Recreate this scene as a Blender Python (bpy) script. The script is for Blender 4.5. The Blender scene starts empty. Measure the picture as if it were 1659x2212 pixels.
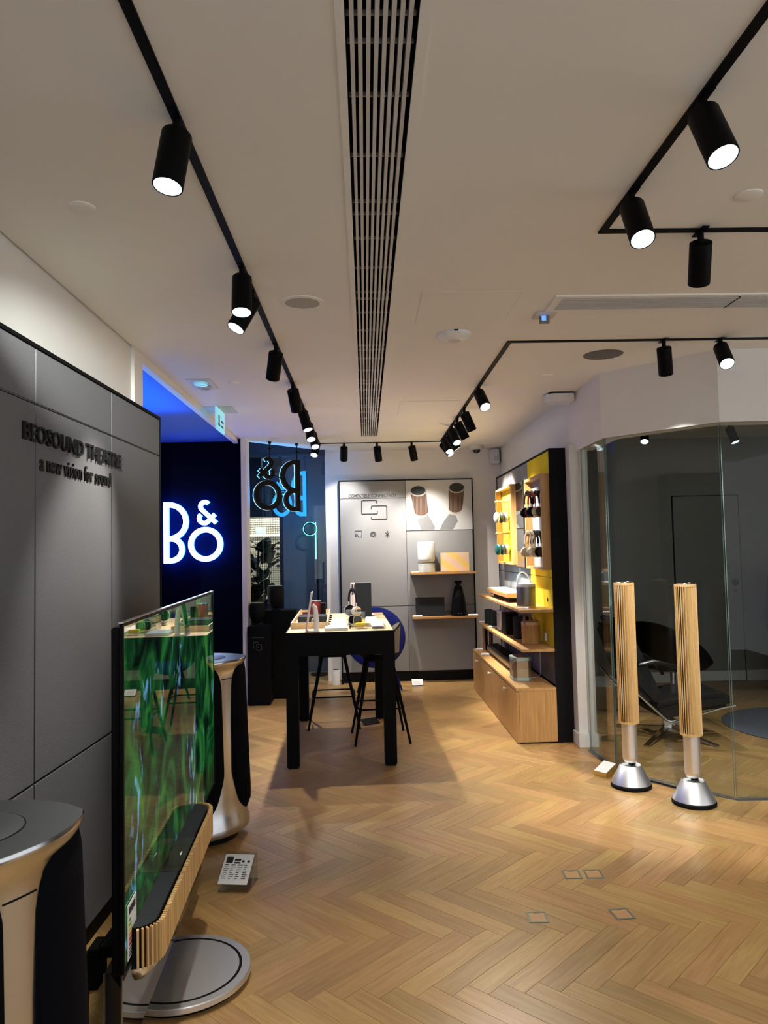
import bpy, bmesh, math, random
from mathutils import Matrix, Vector
random.seed(7)
scene = bpy.context.scene
COL = scene.collection
PI = math.pi

# ---------------------------------------------------------------- camera
cam_data = bpy.data.cameras.new('camera')
cam = bpy.data.objects.new('camera', cam_data)
COL.objects.link(cam)
cam.matrix_world = Matrix(((0.999466, 0.020151, -0.025732, 0.0),
                           (-0.024646, -0.052412, -0.998321, 0.0),
                           (-0.021466, 0.998422, -0.051887, 1.55),
                           (0, 0, 0, 1)))
cam_data.sensor_fit = 'VERTICAL'
cam_data.sensor_height = 36.0
cam_data.lens = 1600.0 / 2212.0 * 36.0
cam_data.clip_start = 0.05
scene.camera = cam

# ---------------------------------------------------------------- world, exposure
world = bpy.data.worlds.new('world'); scene.world = world; world.use_nodes = True
world.node_tree.nodes['Background'].inputs[0].default_value = (0.92, 0.95, 1.0, 1)
world.node_tree.nodes['Background'].inputs[1].default_value = 1.3
scene.view_settings.view_transform = 'Standard'
scene.view_settings.look = 'None'
scene.view_settings.gamma = 1.0
scene.view_settings.use_curve_mapping = False
scene.view_settings.exposure = 0.0
SPOT_W = 125.0
CEIL = 2.765

def light(name, kind, loc, energy, color=(1, 1, 1), rot=None, parent=None, **kw):
    d = bpy.data.lights.new(name, kind); d.energy = energy; d.color = color
    for k, v in kw.items(): setattr(d, k, v)
    o = bpy.data.objects.new(name, d); COL.objects.link(o); o.location = loc
    if rot is not None: o.rotation_mode = 'QUATERNION'; o.rotation_quaternion = rot
    if parent: o.parent = parent
    return o

def aim(d): return Vector(d).to_track_quat('-Z', 'Y')

# blue LED wash of the entrance lobby, thrown up at its ceiling
light('lobby_blue_wash', 'AREA', (-2.25, 5.3, 2.60), 28, (0.0, 0.27, 1.0), aim((0.0, 0.0, 1)), shape='RECTANGLE', size=1.6, size_y=1.7)
light('lobby_blue_spill', 'AREA', (-1.95, 6.3, 1.2), 7, (0.22, 0.30, 1.0), aim((0.6, 0.0, 0.8)), shape='RECTANGLE', size=0.5, size_y=1.0)  # added hidden lamp, carries the lobby blue onto the shop ceiling
# mall corridor beyond the shop window
light('mall_light', 'AREA', (-0.5, 10.3, 2.75), 16, (0.55, 0.75, 1.0), aim((0, -0.3, -1)), shape='RECTANGLE', size=1.6, size_y=0.6)
light('mall_shop_light', 'AREA', (-1.5, 10.95, 2.3), 22, (1.0, 0.93, 0.75), aim((0, 0.6, -0.7)), shape='RECTANGLE', size=0.8, size_y=0.2)

# ---------------------------------------------------------------- materials
def lin(c):
    if isinstance(c, str):
        c = c.lstrip('#'); c = [int(c[i:i + 2], 16) / 255 for i in (0, 2, 4)]
        c = [x / 12.92 if x <= 0.04045 else ((x + 0.055) / 1.055) ** 2.4 for x in c]
    return (c[0], c[1], c[2], 1.0)

def nd(t, typ, **kw):
    n = t.nodes.new(typ)
    for k, v in kw.items(): setattr(n, k, v)
    return n

def mat(name, col, rough=0.5, metal=0.0, var=0.05, scale=30.0, bump=0.0, emit=None, es=0.0, spec=0.5, stretch=None, coat=0.0):
    m = bpy.data.materials.new(name); m.use_nodes = True
    t = m.node_tree; p = t.nodes['Principled BSDF']; L = t.links.new
    c = lin(col)
    tc = nd(t, 'ShaderNodeTexCoord'); mp = nd(t, 'ShaderNodeMapping')
    L(tc.outputs['Object'], mp.inputs['Vector'])
    if stretch: mp.inputs['Scale'].default_value = stretch
    no = nd(t, 'ShaderNodeTexNoise'); no.inputs['Scale'].default_value = scale; no.inputs['Detail'].default_value = 4
    L(mp.outputs[0], no.inputs['Vector'])
    mx = nd(t, 'ShaderNodeMix', data_type='RGBA')
    mx.inputs[6].default_value = tuple(max(0, x * (1 - var)) for x in c[:3]) + (1,)
    mx.inputs[7].default_value = tuple(min(1, x * (1 + var)) for x in c[:3]) + (1,)
    L(no.outputs['Fac'], mx.inputs[0]); L(mx.outputs[2], p.inputs['Base Color'])
    p.inputs['Roughness'].default_value = rough; p.inputs['Metallic'].default_value = metal
    p.inputs['Specular IOR Level'].default_value = spec
    if coat: p.inputs['Coat Weight'].default_value = coat; p.inputs['Coat Roughness'].default_value = 0.05
    if bump:
        b = nd(t, 'ShaderNodeBump'); b.inputs['Strength'].default_value = bump; b.inputs['Distance'].default_value = 0.002
        L(no.outputs['Fac'], b.inputs['Height']); L(b.outputs[0], p.inputs['Normal'])
    if emit: p.inputs['Emission Color'].default_value = lin(emit); p.inputs['Emission Strength'].default_value = es
    return m

def wood_mat(name, c1, c2, rough=0.4, uv=False, rand=False, axis=(1.2, 22, 22), coat=0.0):
    m = bpy.data.materials.new(name); m.use_nodes = True
    t = m.node_tree; p = t.nodes['Principled BSDF']; L = t.links.new
    tc = nd(t, 'ShaderNodeTexCoord'); mp = nd(t, 'ShaderNodeMapping'); mp.inputs['Scale'].default_value = axis
    L(tc.outputs['UV' if uv else 'Object'], mp.inputs['Vector'])
    n1 = nd(t, 'ShaderNodeTexNoise', noise_dimensions='4D'); n1.inputs['Scale'].default_value = 2.2; n1.inputs['Detail'].default_value = 6; n1.inputs['Distortion'].default_value = 0.6
    n2 = nd(t, 'ShaderNodeTexNoise', noise_dimensions='4D'); n2.inputs['Scale'].default_value = 11; n2.inputs['Detail'].default_value = 3
    for n in (n1, n2): L(mp.outputs[0], n.inputs['Vector'])
    ad = nd(t, 'ShaderNodeMath', operation='MULTIPLY_ADD'); ad.inputs[1].default_value = 0.35
    L(n2.outputs['Fac'], ad.inputs[0]); L(n1.outputs['Fac'], ad.inputs[2])
    rp = nd(t, 'ShaderNodeMapRange'); rp.inputs[1].default_value = 0.42; rp.inputs[2].default_value = 0.92
    L(ad.outputs[0], rp.inputs[0])
    mx = nd(t, 'ShaderNodeMix', data_type='RGBA'); mx.inputs[6].default_value = lin(c1); mx.inputs[7].default_value = lin(c2)
    L(rp.outputs[0], mx.inputs[0])
    out = mx.outputs[2]
    if rand:
        oi = nd(t, 'ShaderNodeObjectInfo'); ge = nd(t, 'ShaderNodeNewGeometry')
        s = nd(t, 'ShaderNodeMath', operation='ADD'); L(oi.outputs['Random'], s.inputs[0]); L(ge.outputs['Random Per Island'], s.inputs[1])
        f = nd(t, 'ShaderNodeMath', operation='FRACT'); L(s.outputs[0], f.inputs[0])
        w = nd(t, 'ShaderNodeMath', operation='MULTIPLY'); w.inputs[1].default_value = 60; L(f.outputs[0], w.inputs[0])
        L(w.outputs[0], n1.inputs['W']); L(w.outputs[0], n2.inputs['W'])
        hs = nd(t, 'ShaderNodeHueSaturation')
        r1 = nd(t, 'ShaderNodeMapRange'); r1.inputs[3].default_value = 0.84; r1.inputs[4].default_value = 1.13; L(f.outputs[0], r1.inputs[0])
        L(r1.outputs[0], hs.inputs['Value'])
        f2 = nd(t, 'ShaderNodeMath', operation='MULTIPLY'); f2.inputs[1].default_value = 7.31; L(f.outputs[0], f2.inputs[0])
        f3 = nd(t, 'ShaderNodeMath', operation='FRACT'); L(f2.outputs[0], f3.inputs[0])
        r2 = nd(t, 'ShaderNodeMapRange'); r2.inputs[3].default_value = 0.493; r2.inputs[4].default_value = 0.510; L(f3.outputs[0], r2.inputs[0])
        L(r2.outputs[0], hs.inputs['Hue']); L(out, hs.inputs['Color']); out = hs.outputs[0]
    L(out, p.inputs['Base Color']); p.inputs['Roughness'].default_value = rough
    b = nd(t, 'ShaderNodeBump'); b.inputs['Strength'].default_value = 0.06; b.inputs['Distance'].default_value = 0.001
    L(ad.outputs[0], b.inputs['Height']); L(b.outputs[0], p.inputs['Normal'])
    if coat: p.inputs['Coat Weight'].default_value = coat; p.inputs['Coat Roughness'].default_value = 0.12
    return m

def glass_mat(name, tint=(0.93, 0.97, 0.95), f0=0.035, rough=0.0):
    m = bpy.data.materials.new(name); m.use_nodes = True
    t = m.node_tree; t.nodes.remove(t.nodes['Principled BSDF']); L = t.links.new
    o = t.nodes['Material Output']
    lw = nd(t, 'ShaderNodeLayerWeight'); lw.inputs[0].default_value = 0.5
    pw = nd(t, 'ShaderNodeMath', operation='POWER'); pw.inputs[1].default_value = 4.0; L(lw.outputs['Facing'], pw.inputs[0])
    ma = nd(t, 'ShaderNodeMath', operation='MULTIPLY_ADD'); ma.inputs[1].default_value = 0.85; ma.inputs[2].default_value = f0; L(pw.outputs[0], ma.inputs[0])
    tr = nd(t, 'ShaderNodeBsdfTransparent'); tr.inputs[0].default_value = (*tint, 1)
    gl = nd(t, 'ShaderNodeBsdfGlossy'); gl.inputs['Roughness'].default_value = rough
    mx = nd(t, 'ShaderNodeMixShader'); L(ma.outputs[0], mx.inputs[0]); L(tr.outputs[0], mx.inputs[1]); L(gl.outputs[0], mx.inputs[2])
    L(mx.outputs[0], o.inputs['Surface'])
    return m

def emit_mat(name, col, s):
    m = bpy.data.materials.new(name); m.use_nodes = True
    t = m.node_tree; p = t.nodes['Principled BSDF']
    p.inputs['Base Color'].default_value = lin(col); p.inputs['Emission Color'].default_value = lin(col); p.inputs['Emission Strength'].default_value = s
    return m

M = dict(
    white=mat('white_paint', (0.80, 0.775, 0.725), 0.6, var=0.02, scale=6),
    ceil=mat('ceiling_paint', (0.86, 0.845, 0.775), 0.75, var=0.015, scale=4),
    column=mat('column_paint', (0.72, 0.71, 0.68), 0.45, var=0.02, scale=6),
    lobbyceil=mat('blue_lobby_ceiling', (0.04, 0.12, 0.5), 0.7, var=0.02, scale=4),  # blue of the lobby light put into the paint colour
    grey_wall=mat('grey_wall_paint', (0.24, 0.235, 0.21), 0.5, var=0.05, scale=5),
    black=mat('black_paint', (0.004, 0.004, 0.0045), 0.6, var=0.1, scale=12, spec=0.12),
    blackwall=mat('black_lobby_wall', (0.003, 0.004, 0.012), 0.9, var=0.1, scale=4, spec=0.0),
    blacksatin=mat('black_satin_metal', (0.003, 0.003, 0.0033), 0.5, var=0.1, spec=0.08),
    blackgloss=mat('black_gloss', (0.004, 0.004, 0.005), 0.04, var=0.1, spec=0.6),
    fabric=mat('grey_wool_felt', (0.17, 0.17, 0.175), 0.95, var=0.35, scale=160, bump=0.5, spec=0.1, stretch=(1, 1, 2.2)),
    fabric2=mat('light_grey_wool_felt', (0.26, 0.26, 0.265), 0.95, var=0.25, scale=160, bump=0.4, spec=0.1),
    yellowfab=mat('yellow_wool_felt', (0.82, 0.62, 0.035), 0.95, var=0.12, scale=160, bump=0.3, spec=0.1),
    blackfab=mat('black_speaker_cloth', (0.004, 0.0045, 0.006), 0.95, var=0.3, scale=300, bump=0.4, spec=0.05),
    discalu=mat('spun_aluminium', (0.80, 0.81, 0.82), 0.42, 1.0, var=0.03, scale=80),
    alu=mat('brushed_aluminium', (0.56, 0.565, 0.575), 0.22, 1.0, var=0.05, scale=60),
    alugrey=mat('satin_grey_aluminium', (0.26, 0.28, 0.29), 0.35, 1.0, var=0.04, scale=40),
    steel=mat('polished_steel', (0.6, 0.6, 0.6), 0.18, 1.0, var=0.04),
    letter=mat('dark_letter', (0.009, 0.0095, 0.010), 0.55, var=0.1, spec=0.2),
    print_=mat('printed_grey', (0.022, 0.022, 0.024), 0.8, var=0.05),
    card=mat('white_card', (0.80, 0.80, 0.78), 0.5, var=0.02),
    whiteplastic=mat('white_plastic', (0.78, 0.78, 0.76), 0.35, var=0.02),
    leather=mat('black_leather', (0.005, 0.005, 0.0055), 0.33, var=0.2, scale=60, bump=0.3, spec=0.3),
    bluefab=mat('blue_speaker_cloth', (0.012, 0.018, 0.16), 0.9, var=0.2, scale=200, bump=0.3, spec=0.1),
    oak=wood_mat('oak', (0.60, 0.34, 0.12), (0.40, 0.20, 0.06), 0.45),
    oakz=wood_mat('oak_upright', (0.58, 0.33, 0.115), (0.38, 0.19, 0.055), 0.45, axis=(22, 22, 1.2)),
    oaky=wood_mat('oak_lengthwise', (0.60, 0.35, 0.13), (0.42, 0.21, 0.065), 0.45, axis=(22, 1.2, 22)),
    oakpale=wood_mat('pale_oak', (0.74, 0.55, 0.32), (0.58, 0.40, 0.20), 0.5, axis=(22, 1.2, 22)),
    slat=wood_mat('oak_slat', (0.74, 0.49, 0.22), (0.50, 0.30, 0.11), 0.5, rand=True, axis=(30, 30, 2.0)),
    floor=wood_mat('herringbone_oak', (0.51, 0.31, 0.122), (0.35, 0.195, 0.066), 0.32, uv=True, rand=True, axis=(2.0, 26, 1)),
    subfloor=mat('subfloor', (0.05, 0.03, 0.015), 0.8),
    rug=mat('grey_rug', (0.10, 0.115, 0.15), 1.0, var=0.5, scale=120, bump=0.6, spec=0.05),
    glass=glass_mat('clear_glass', (0.93, 0.955, 0.945), 0.018),
    winglass=glass_mat('window_glass', (0.90, 0.93, 0.94), 0.035),
    acrylic=glass_mat('clear_acrylic', (0.92, 0.94, 0.93), 0.06),
    glassedge=mat('green_glass_edge', (0.16, 0.24, 0.23), 0.15, var=0.1),
    lens=emit_mat('lamp_lens', (0.86, 0.97, 1.0), 4.0),
    reflector=mat('lamp_reflector', (0.8, 0.85, 0.86), 0.3, emit=(0.66, 0.92, 1.0), es=0.75),
    neon=emit_mat('neon_white', (0.80, 0.97, 1.0), 7.0),
    neonblue=emit_mat('neon_blue_side', (0.005, 0.12, 1.0), 26.0),
    signblue=emit_mat('sign_face_blue', (0.02, 0.33, 1.0), 26.0),
    signedge=emit_mat('sign_edge', (0.75, 0.9, 1.0), 1.2),
    teal=emit_mat('teal_tube', (0.12, 0.85, 0.75), 5.0),
    exitsign=mat('exit_sign_face', (0.25, 0.6, 0.66), 0.3, emit=(0.22, 0.62, 0.74), es=0.75),
    exitprint=mat('exit_sign_print', (0.02, 0.16, 0.20), 0.4),
    led=emit_mat('blue_status_light', (0.1, 0.25, 1.0), 1.6),
    cyanlens=mat('emergency_lens', (0.35, 0.65, 0.75), 0.15, emit=(0.2, 0.7, 0.85), es=0.4),
    outwall=mat('blue_grey_mall_wall', (0.085, 0.125, 0.18), 0.35, var=0.08, scale=2),
    outdark=mat('dark_mall_panel', (0.010, 0.012, 0.022), 0.4),
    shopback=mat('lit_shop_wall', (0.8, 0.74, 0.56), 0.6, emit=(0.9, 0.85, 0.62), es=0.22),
    shopstrip=emit_mat('shop_light_strip', (1.0, 0.97, 0.8), 2.2),
    wire=mat('dark_wire', (0.03, 0.03, 0.025), 0.6),
    leaf=mat('dark_leaf', (0.010, 0.022, 0.014), 0.35, var=0.4, scale=14),
    soil=mat('brown_bark', (0.05, 0.035, 0.02), 0.9),
    red=mat('dark_red_cloth', (0.17, 0.012, 0.012), 0.7, var=0.2, scale=150, bump=0.2),
    marble=mat('grey_marble', (0.52, 0.54, 0.52), 0.25, var=0.45, scale=14),
    gold=mat('brass', (0.70, 0.55, 0.22), 0.3, 1.0),
    goldmesh=mat('champagne_mesh', (0.52, 0.42, 0.27), 0.45, 0.8, var=0.25, scale=220, bump=0.3),
    perf=mat('perforated_metal', (0.26, 0.25, 0.23), 0.38, 0.9, var=0.55, scale=190, bump=0.6),
    mint=mat('mint_aluminium', (0.48, 0.60, 0.57), 0.35, 0.6, var=0.05),
    green=mat('dark_green_body', (0.006, 0.035, 0.026), 0.5),
    charcoal=mat('charcoal_cloth', (0.022, 0.025, 0.028), 0.9, var=0.3, scale=220, bump=0.3, spec=0.1),
    tan=mat('tan_leather', (0.28, 0.13, 0.055), 0.5, var=0.2),
    beige=mat('beige_plastic', (0.52, 0.43, 0.30), 0.45),
    taupe=mat('taupe_shell', (0.22, 0.19, 0.155), 0.6),
    redplastic=mat('red_headband', (0.42, 0.015, 0.03), 0.45),
    tealmetal=mat('teal_shell', (0.006, 0.085, 0.085), 0.35, 0.4),
    silver=mat('silver_shell', (0.60, 0.62, 0.63), 0.3, 0.7),
    goldshell=mat('pale_gold_shell', (0.66, 0.58, 0.38), 0.35, 0.5),
    darkshell=mat('dark_grey_shell', (0.05, 0.055, 0.06), 0.4, 0.3),
    booklet=mat('blue_grey_booklet', (0.30, 0.38, 0.41), 0.5),
    pinkcard=mat('pale_pink_panel', (0.72, 0.60, 0.56), 0.6),
    mirror=mat('mirror_silver', (0.85, 0.86, 0.86), 0.02, 1.0, var=0.0),
    vent=mat('vent_blade', (0.60, 0.59, 0.56), 0.5),
    duct=mat('vent_duct_dark', (0.004, 0.004, 0.004), 0.9, spec=0.05),
    grille=mat('speaker_grille', (0.42, 0.40, 0.37), 0.7, var=0.1, scale=400),
    darkgrille=mat('grey_speaker_grille', (0.16, 0.155, 0.15), 0.6, 0.3, var=0.4, scale=200),
    posterwhite=mat('poster_ground', (0.50, 0.50, 0.495), 0.7, var=0.06, scale=2),
    postershadow=mat('poster_shadow_print', (0.19, 0.19, 0.195), 0.8, var=0.05, scale=3),
    posterdark=mat('poster_dark_print', (0.012, 0.014, 0.014), 0.7),
    postergrey=mat('poster_rim_print', (0.40, 0.38, 0.35), 0.7),
    hatchrim=mat('hatch_rim', (0.19, 0.21, 0.17), 0.35, 0.5),
)

# slatted print for the poster cylinders and the striped gold speaker
def stripe_mat(name, c1, c2, scale, rot=0.0, rough=0.7, soft=False):
    m = bpy.data.materials.new(name); m.use_nodes = True
    t = m.node_tree; p = t.nodes['Principled BSDF']; L = t.links.new
    tc = nd(t, 'ShaderNodeTexCoord'); mp = nd(t, 'ShaderNodeMapping'); mp.inputs['Rotation'].default_value = (0, rot, 0)
    L(tc.outputs['Object'], mp.inputs[0])
    w = nd(t, 'ShaderNodeTexWave'); w.inputs['Scale'].default_value = scale
    if soft: w.inputs['Distortion'].default_value = 2.0; w.inputs['Detail'].default_value = 3
    L(mp.outputs[0], w.inputs['Vector'])
    mx = nd(t, 'ShaderNodeMix', data_type='RGBA'); mx.inputs[6].default_value = lin(c1); mx.inputs[7].default_value = lin(c2)
    L(w.outputs['Fac'], mx.inputs[0]); L(mx.outputs[2], p.inputs['Base Color']); p.inputs['Roughness'].default_value = rough
    return m
M['posterslat'] = stripe_mat('poster_slat_print', (0.20, 0.10, 0.055), (0.035, 0.02, 0.014), 20)
M['goldstripe'] = stripe_mat('gold_stripe_cloth', (0.70, 0.47, 0.12), (0.62, 0.45, 0.36), 2.2, 0.9, soft=True)

# the picture on the television: reeds and leaves, light comes from the screen itself
def screen_mat():
    m = bpy.data.materials.new('television_picture'); m.use_nodes = True
    t = m.node_tree; p = t.nodes['Principled BSDF']; L = t.links.new
    tc = nd(t, 'ShaderNodeTexCoord')
    def noise(sc, scale, det=5, dist=0.0, loc=(0, 0, 0)):
        mp = nd(t, 'ShaderNodeMapping'); mp.inputs['Scale'].default_value = sc; mp.inputs['Location'].default_value = loc
        mp.inputs['Rotation'].default_value = (0.12, 0, 0)
        L(tc.outputs['Object'], mp.inputs[0])
        n = nd(t, 'ShaderNodeTexNoise'); n.inputs['Scale'].default_value = scale; n.inputs['Detail'].default_value = det; n.inputs['Distortion'].default_value = dist
        L(mp.outputs[0], n.inputs['Vector']); return n.outputs['Fac']
    def ramp(src, stops):
        r = nd(t, 'ShaderNodeValToRGB'); e = r.color_ramp.elements
        e[0].position, e[0].color = stops[0][0], (*stops[0][1], 1)
        e[1].position, e[1].color = stops[1][0], (*stops[1][1], 1)
        for s in stops[2:]:
            q = e.new(s[0]); q.color = (*s[1], 1)
        L(src, r.inputs[0]); return r.outputs[0]
    a = noise((1, 1.25, 1.25), 3.0, 8, 1.6)
    base = ramp(a, [(0.36, (0.0, 0.003, 0.002)), (0.50, (0.003, 0.035, 0.010)), (0.60, (0.012, 0.11, 0.022)), (0.74, (0.05, 0.20, 0.03))])
    low = noise((1, 2.2, 1.0), 3.0, 7, 1.0, (0, 3, 1))
    warm = ramp(low, [(0.38, (0.02, 0.016, 0.006)), (0.52, (0.05, 0.06, 0.012)), (0.66, (0.10, 0.19, 0.03))])
    sx = nd(t, 'ShaderNodeSeparateXYZ'); L(tc.outputs['Object'], sx.inputs[0])
    gr = nd(t, 'ShaderNodeMapRange'); gr.inputs[1].default_value = 0.62; gr.inputs[2].default_value = 0.12; L(sx.outputs['Z'], gr.inputs[0])
    mx = nd(t, 'ShaderNodeMix', data_type='RGBA'); L(gr.outputs[0], mx.inputs[0]); L(base, mx.inputs[6]); L(warm, mx.inputs[7])
    sp = noise((1, 5.5, 2.6), 3.6, 4, 0.8, (0, 7, 2)); pl = noise((1, 2.2, 1.4), 2.0, 2, 0, (0, 1, 5))
    mu = nd(t, 'ShaderNodeMath', operation='MULTIPLY'); L(sp, mu.inputs[0]); L(pl, mu.inputs[1])
    sk = ramp(mu.outputs[0], [(0.335, (0, 0, 0)), (0.40, (0.10, 0.24, 0.42))])
    ad = nd(t, 'ShaderNodeMix', data_type='RGBA', blend_type='ADD'); ad.inputs[0].default_value = 1; L(mx.outputs[2], ad.inputs[6]); L(sk, ad.inputs[7])
    p.inputs['Base Color'].default_value = (0.004, 0.005, 0.004, 1); p.inputs['Roughness'].default_value = 0.015
    L(ad.outputs[2], p.inputs['Emission Color']); p.inputs['Emission Strength'].default_value = 0.85
    p.inputs['Specular IOR Level'].default_value = 0.6
    return m
M['screen'] = screen_mat()

# ---------------------------------------------------------------- geometry helpers
class MB:
    def __init__(s): s.v = []; s.f = []; s.uv = None
    def add(s, vs, fs, mtx=None):
        o = len(s.v)
        s.v += [tuple(mtx @ Vector(v)) if mtx else tuple(v) for v in vs]
        s.f += [tuple(i + o for i in f) for f in fs]
        return s
    def box(s, x0, y0, z0, x1, y1, z1, mtx=None):
        vs = [(x0, y0, z0), (x1, y0, z0), (x1, y1, z0), (x0, y1, z0), (x0, y0, z1), (x1, y0, z1), (x1, y1, z1), (x0, y1, z1)]
        return s.add(vs, [(0, 3, 2, 1), (4, 5, 6, 7), (0, 1, 5, 4), (1, 2, 6, 5), (2, 3, 7, 6), (3, 0, 4, 7)], mtx)
    def rings(s, R, cap0=True, cap1=True, closed=True, mtx=None, loop=False):
        n = len(R[0]); vs = [p for r in R for p in r]; fs = []
        m = len(R)
        for i in range(m if loop else m - 1):
            a, b = i * n, ((i + 1) % m) * n
            for j in range(n if closed else n - 1):
                k = (j + 1) % n
                fs.append((a + j, a + k, b + k, b + j))
        if cap0 and not loop: fs.append(tuple(range(n - 1, -1, -1)))
        if cap1 and not loop: fs.append(tuple((m - 1) * n + j for j in range(n)))
        return s.add(vs, fs, mtx)
    def lathe(s, prof, n=24, mtx=None, cap0=True, cap1=True):
        R = [[(r * math.cos(2 * PI * j / n), r * math.sin(2 * PI * j / n), z) for j in range(n)] for r, z in prof]
        return s.rings(R, cap0, cap1, True, mtx)
    def cyl(s, p0, p1, r0, r1=None, n=12):
        p0, p1 = Vector(p0), Vector(p1); r1 = r0 if r1 is None else r1
        q = (p1 - p0).to_track_quat('Z', 'Y').to_matrix().to_4x4(); q.translation = p0
        return s.lathe([(r0, 0), (r1, (p1 - p0).length)], n, q)
    def tube(s, pts, r, n=8, loop=False, flat=None):
        pts = [Vector(p) for p in pts]; R = []; m = len(pts); up = None
        for i, p in enumerate(pts):
            a = pts[i - 1] if (i > 0 or loop) else p
            b = pts[(i + 1) % m] if (i < m - 1 or loop) else p
            d = (b - a).normalized()
            if up is None:
                up = Vector((0, 0, 1)) if abs(d.z) < 0.9 else Vector((0, 1, 0))
            x = d.cross(up).normalized(); up = x.cross(d).normalized()
            rr = r[i] if isinstance(r, (list, tuple)) else r
            fx, fy = flat if flat else (1, 1)
            R.append([tuple(p + x * (rr * fx * math.cos(2 * PI * j / n)) + up * (rr * fy * math.sin(2 * PI * j / n))) for j in range(n)])
        return s.rings(R, loop=loop)
    def prism(s, poly, z0, z1, mtx=None):
        return s.rings([[(x, y, z0) for x, y in poly], [(x, y, z1) for x, y in poly]], mtx=mtx)
    def stroke(s, pts, w, z0, z1, mtx=None, loop=False):
        n = len(pts); L, Rr = [], []
        for i, (x, y) in enumerate(pts):
            a = pts[i - 1] if (i > 0 or loop) else pts[i]
            b = pts[(i + 1) % n] if (i < n - 1 or loop) else pts[i]
            dx, dy = b[0] - a[0], b[1] - a[1]; l = math.hypot(dx, dy) or 1
            nx, ny = -dy / l * w / 2, dx / l * w / 2
            L.append((x + nx, y + ny)); Rr.append((x - nx, y - ny))
        R = [[(*L[i], z0), (*Rr[i], z0), (*Rr[i], z1), (*L[i], z1)] for i in range(n)]
        return s.rings(R, mtx=mtx, loop=loop)

def rbox(x0, y0, x1, y1, r, n=4):
    out = []
    for cx, cy, a in ((x1 - r, y1 - r, 0), (x0 + r, y1 - r, 90), (x0 + r, y0 + r, 180), (x1 - r, y0 + r, 270)):
        for i in range(n + 1):
            t = math.radians(a + 90 * i / n); out.append((cx + r * math.cos(t), cy + r * math.sin(t)))
    return out

def arc(cx, cy, r, a0, a1, n=16):
    return [(cx + r * math.cos(math.radians(a0 + (a1 - a0) * i / n)), cy + r * math.sin(math.radians(a0 + (a1 - a0) * i / n))) for i in range(n + 1)]

def mesh_of(name, mb, material, bevel=0.0, smooth=0.6):
    me = bpy.data.meshes.new(name); me.from_pydata(mb.v, [], mb.f); me.update()
    if bevel or True:
        bm = bmesh.new(); bm.from_mesh(me)
        bmesh.ops.recalc_face_normals(bm, faces=bm.faces)
        if bevel:
            es = [e for e in bm.edges if len(e.link_faces) == 2 and e.calc_face_angle(0) > 0.5]
            bmesh.ops.bevel(bm, geom=es, offset=bevel, segments=2, affect='EDGES', clamp_overlap=True)
        bm.to_mesh(me); bm.free()
    if smooth:
        me.polygons.foreach_set('use_smooth', [True] * len(me.polygons))
        me.set_sharp_from_angle(angle=smooth)
    if isinstance(material, (list, tuple)):
        for x in material: me.materials.append(x)
    else: me.materials.append(material)
    return me

def obj(name, mb, material, parent=None, bevel=0.0, smooth=0.6, label=None, loc=None):
    me = mb if isinstance(mb, bpy.types.Mesh) else mesh_of(name, mb, M[material] if isinstance(material, str) else material, bevel, smooth)
    o = bpy.data.objects.new(name, me); COL.objects.link(o)
    if parent: o.parent = parent
    if loc: o.location = loc
    if label: o['label'] = label
    return o

def tag(o, label, cat, group=None, kind=None):
    o['label'] = label; o['category'] = cat
    if group: o['group'] = group
    if kind: o['kind'] = kind
    return o

def thing(name, label, cat, loc=(0, 0, 0), rotz=0.0, group=None):
    o = bpy.data.objects.new(name, None); COL.objects.link(o)
    o.location = loc; o.rotation_euler = (0, 0, rotz); o.empty_display_size = 0.1
    return tag(o, label, cat, group)

def struct(name, mb, material, label=None, parent=None, bevel=0.0):
    o = obj(name, mb, material, parent, bevel)
    if not parent: o['kind'] = 'structure'
    if label: o['label'] = label
    return o

def dup(root, loc, rotz, label, group=None, loc_z=None):
    r = root.copy(); COL.objects.link(r); r.location = loc; r.rotation_euler = (0, 0, rotz); r['label'] = label
    if group: r['group'] = group
    for ch in root.children:
        c = ch.copy(); COL.objects.link(c); c.parent = r
        for g in ch.children:
            d = g.copy(); COL.objects.link(d); d.parent = c
    return r

def text_mesh(name, txt, height, width=None, depth=0.004, bold=0.0, spacing=1.0):
    cu = bpy.data.curves.new(name, 'FONT'); cu.body = txt; cu.size = 1.0; cu.extrude = 0.0; cu.offset = bold; cu.space_character = spacing
    cu.resolution_u = 3
    o = bpy.data.objects.new(name, cu); COL.objects.link(o)
    bpy.context.view_layer.update()
    me = bpy.data.meshes.new_from_object(o.evaluated_get(bpy.context.evaluated_depsgraph_get()))
    bpy.data.objects.remove(o); bpy.data.curves.remove(cu)
    xs = [v.co.x for v in me.vertices]; w = max(xs) - min(xs); x0 = min(xs)
    # cap height of the built-in font is about 0.73 of the size
    sy = height / 0.73; sx = (width / w) if width else sy
    bm = bmesh.new(); bm.from_mesh(me)
    bmesh.ops.dissolve_limit(bm, angle_limit=0.02, verts=bm.verts, edges=bm.edges)
    r = bmesh.ops.extrude_face_region(bm, geom=list(bm.faces))
    for v in [g for g in r['geom'] if isinstance(g, bmesh.types.BMVert)]: v.co.z += 1
    for v in bm.verts:
        v.co.x = (v.co.x - x0) * sx; v.co.y *= sy; v.co.z *= depth
    bmesh.ops.recalc_face_normals(bm, faces=bm.faces)
    bm.to_mesh(me); bm.free()
    return me

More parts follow.
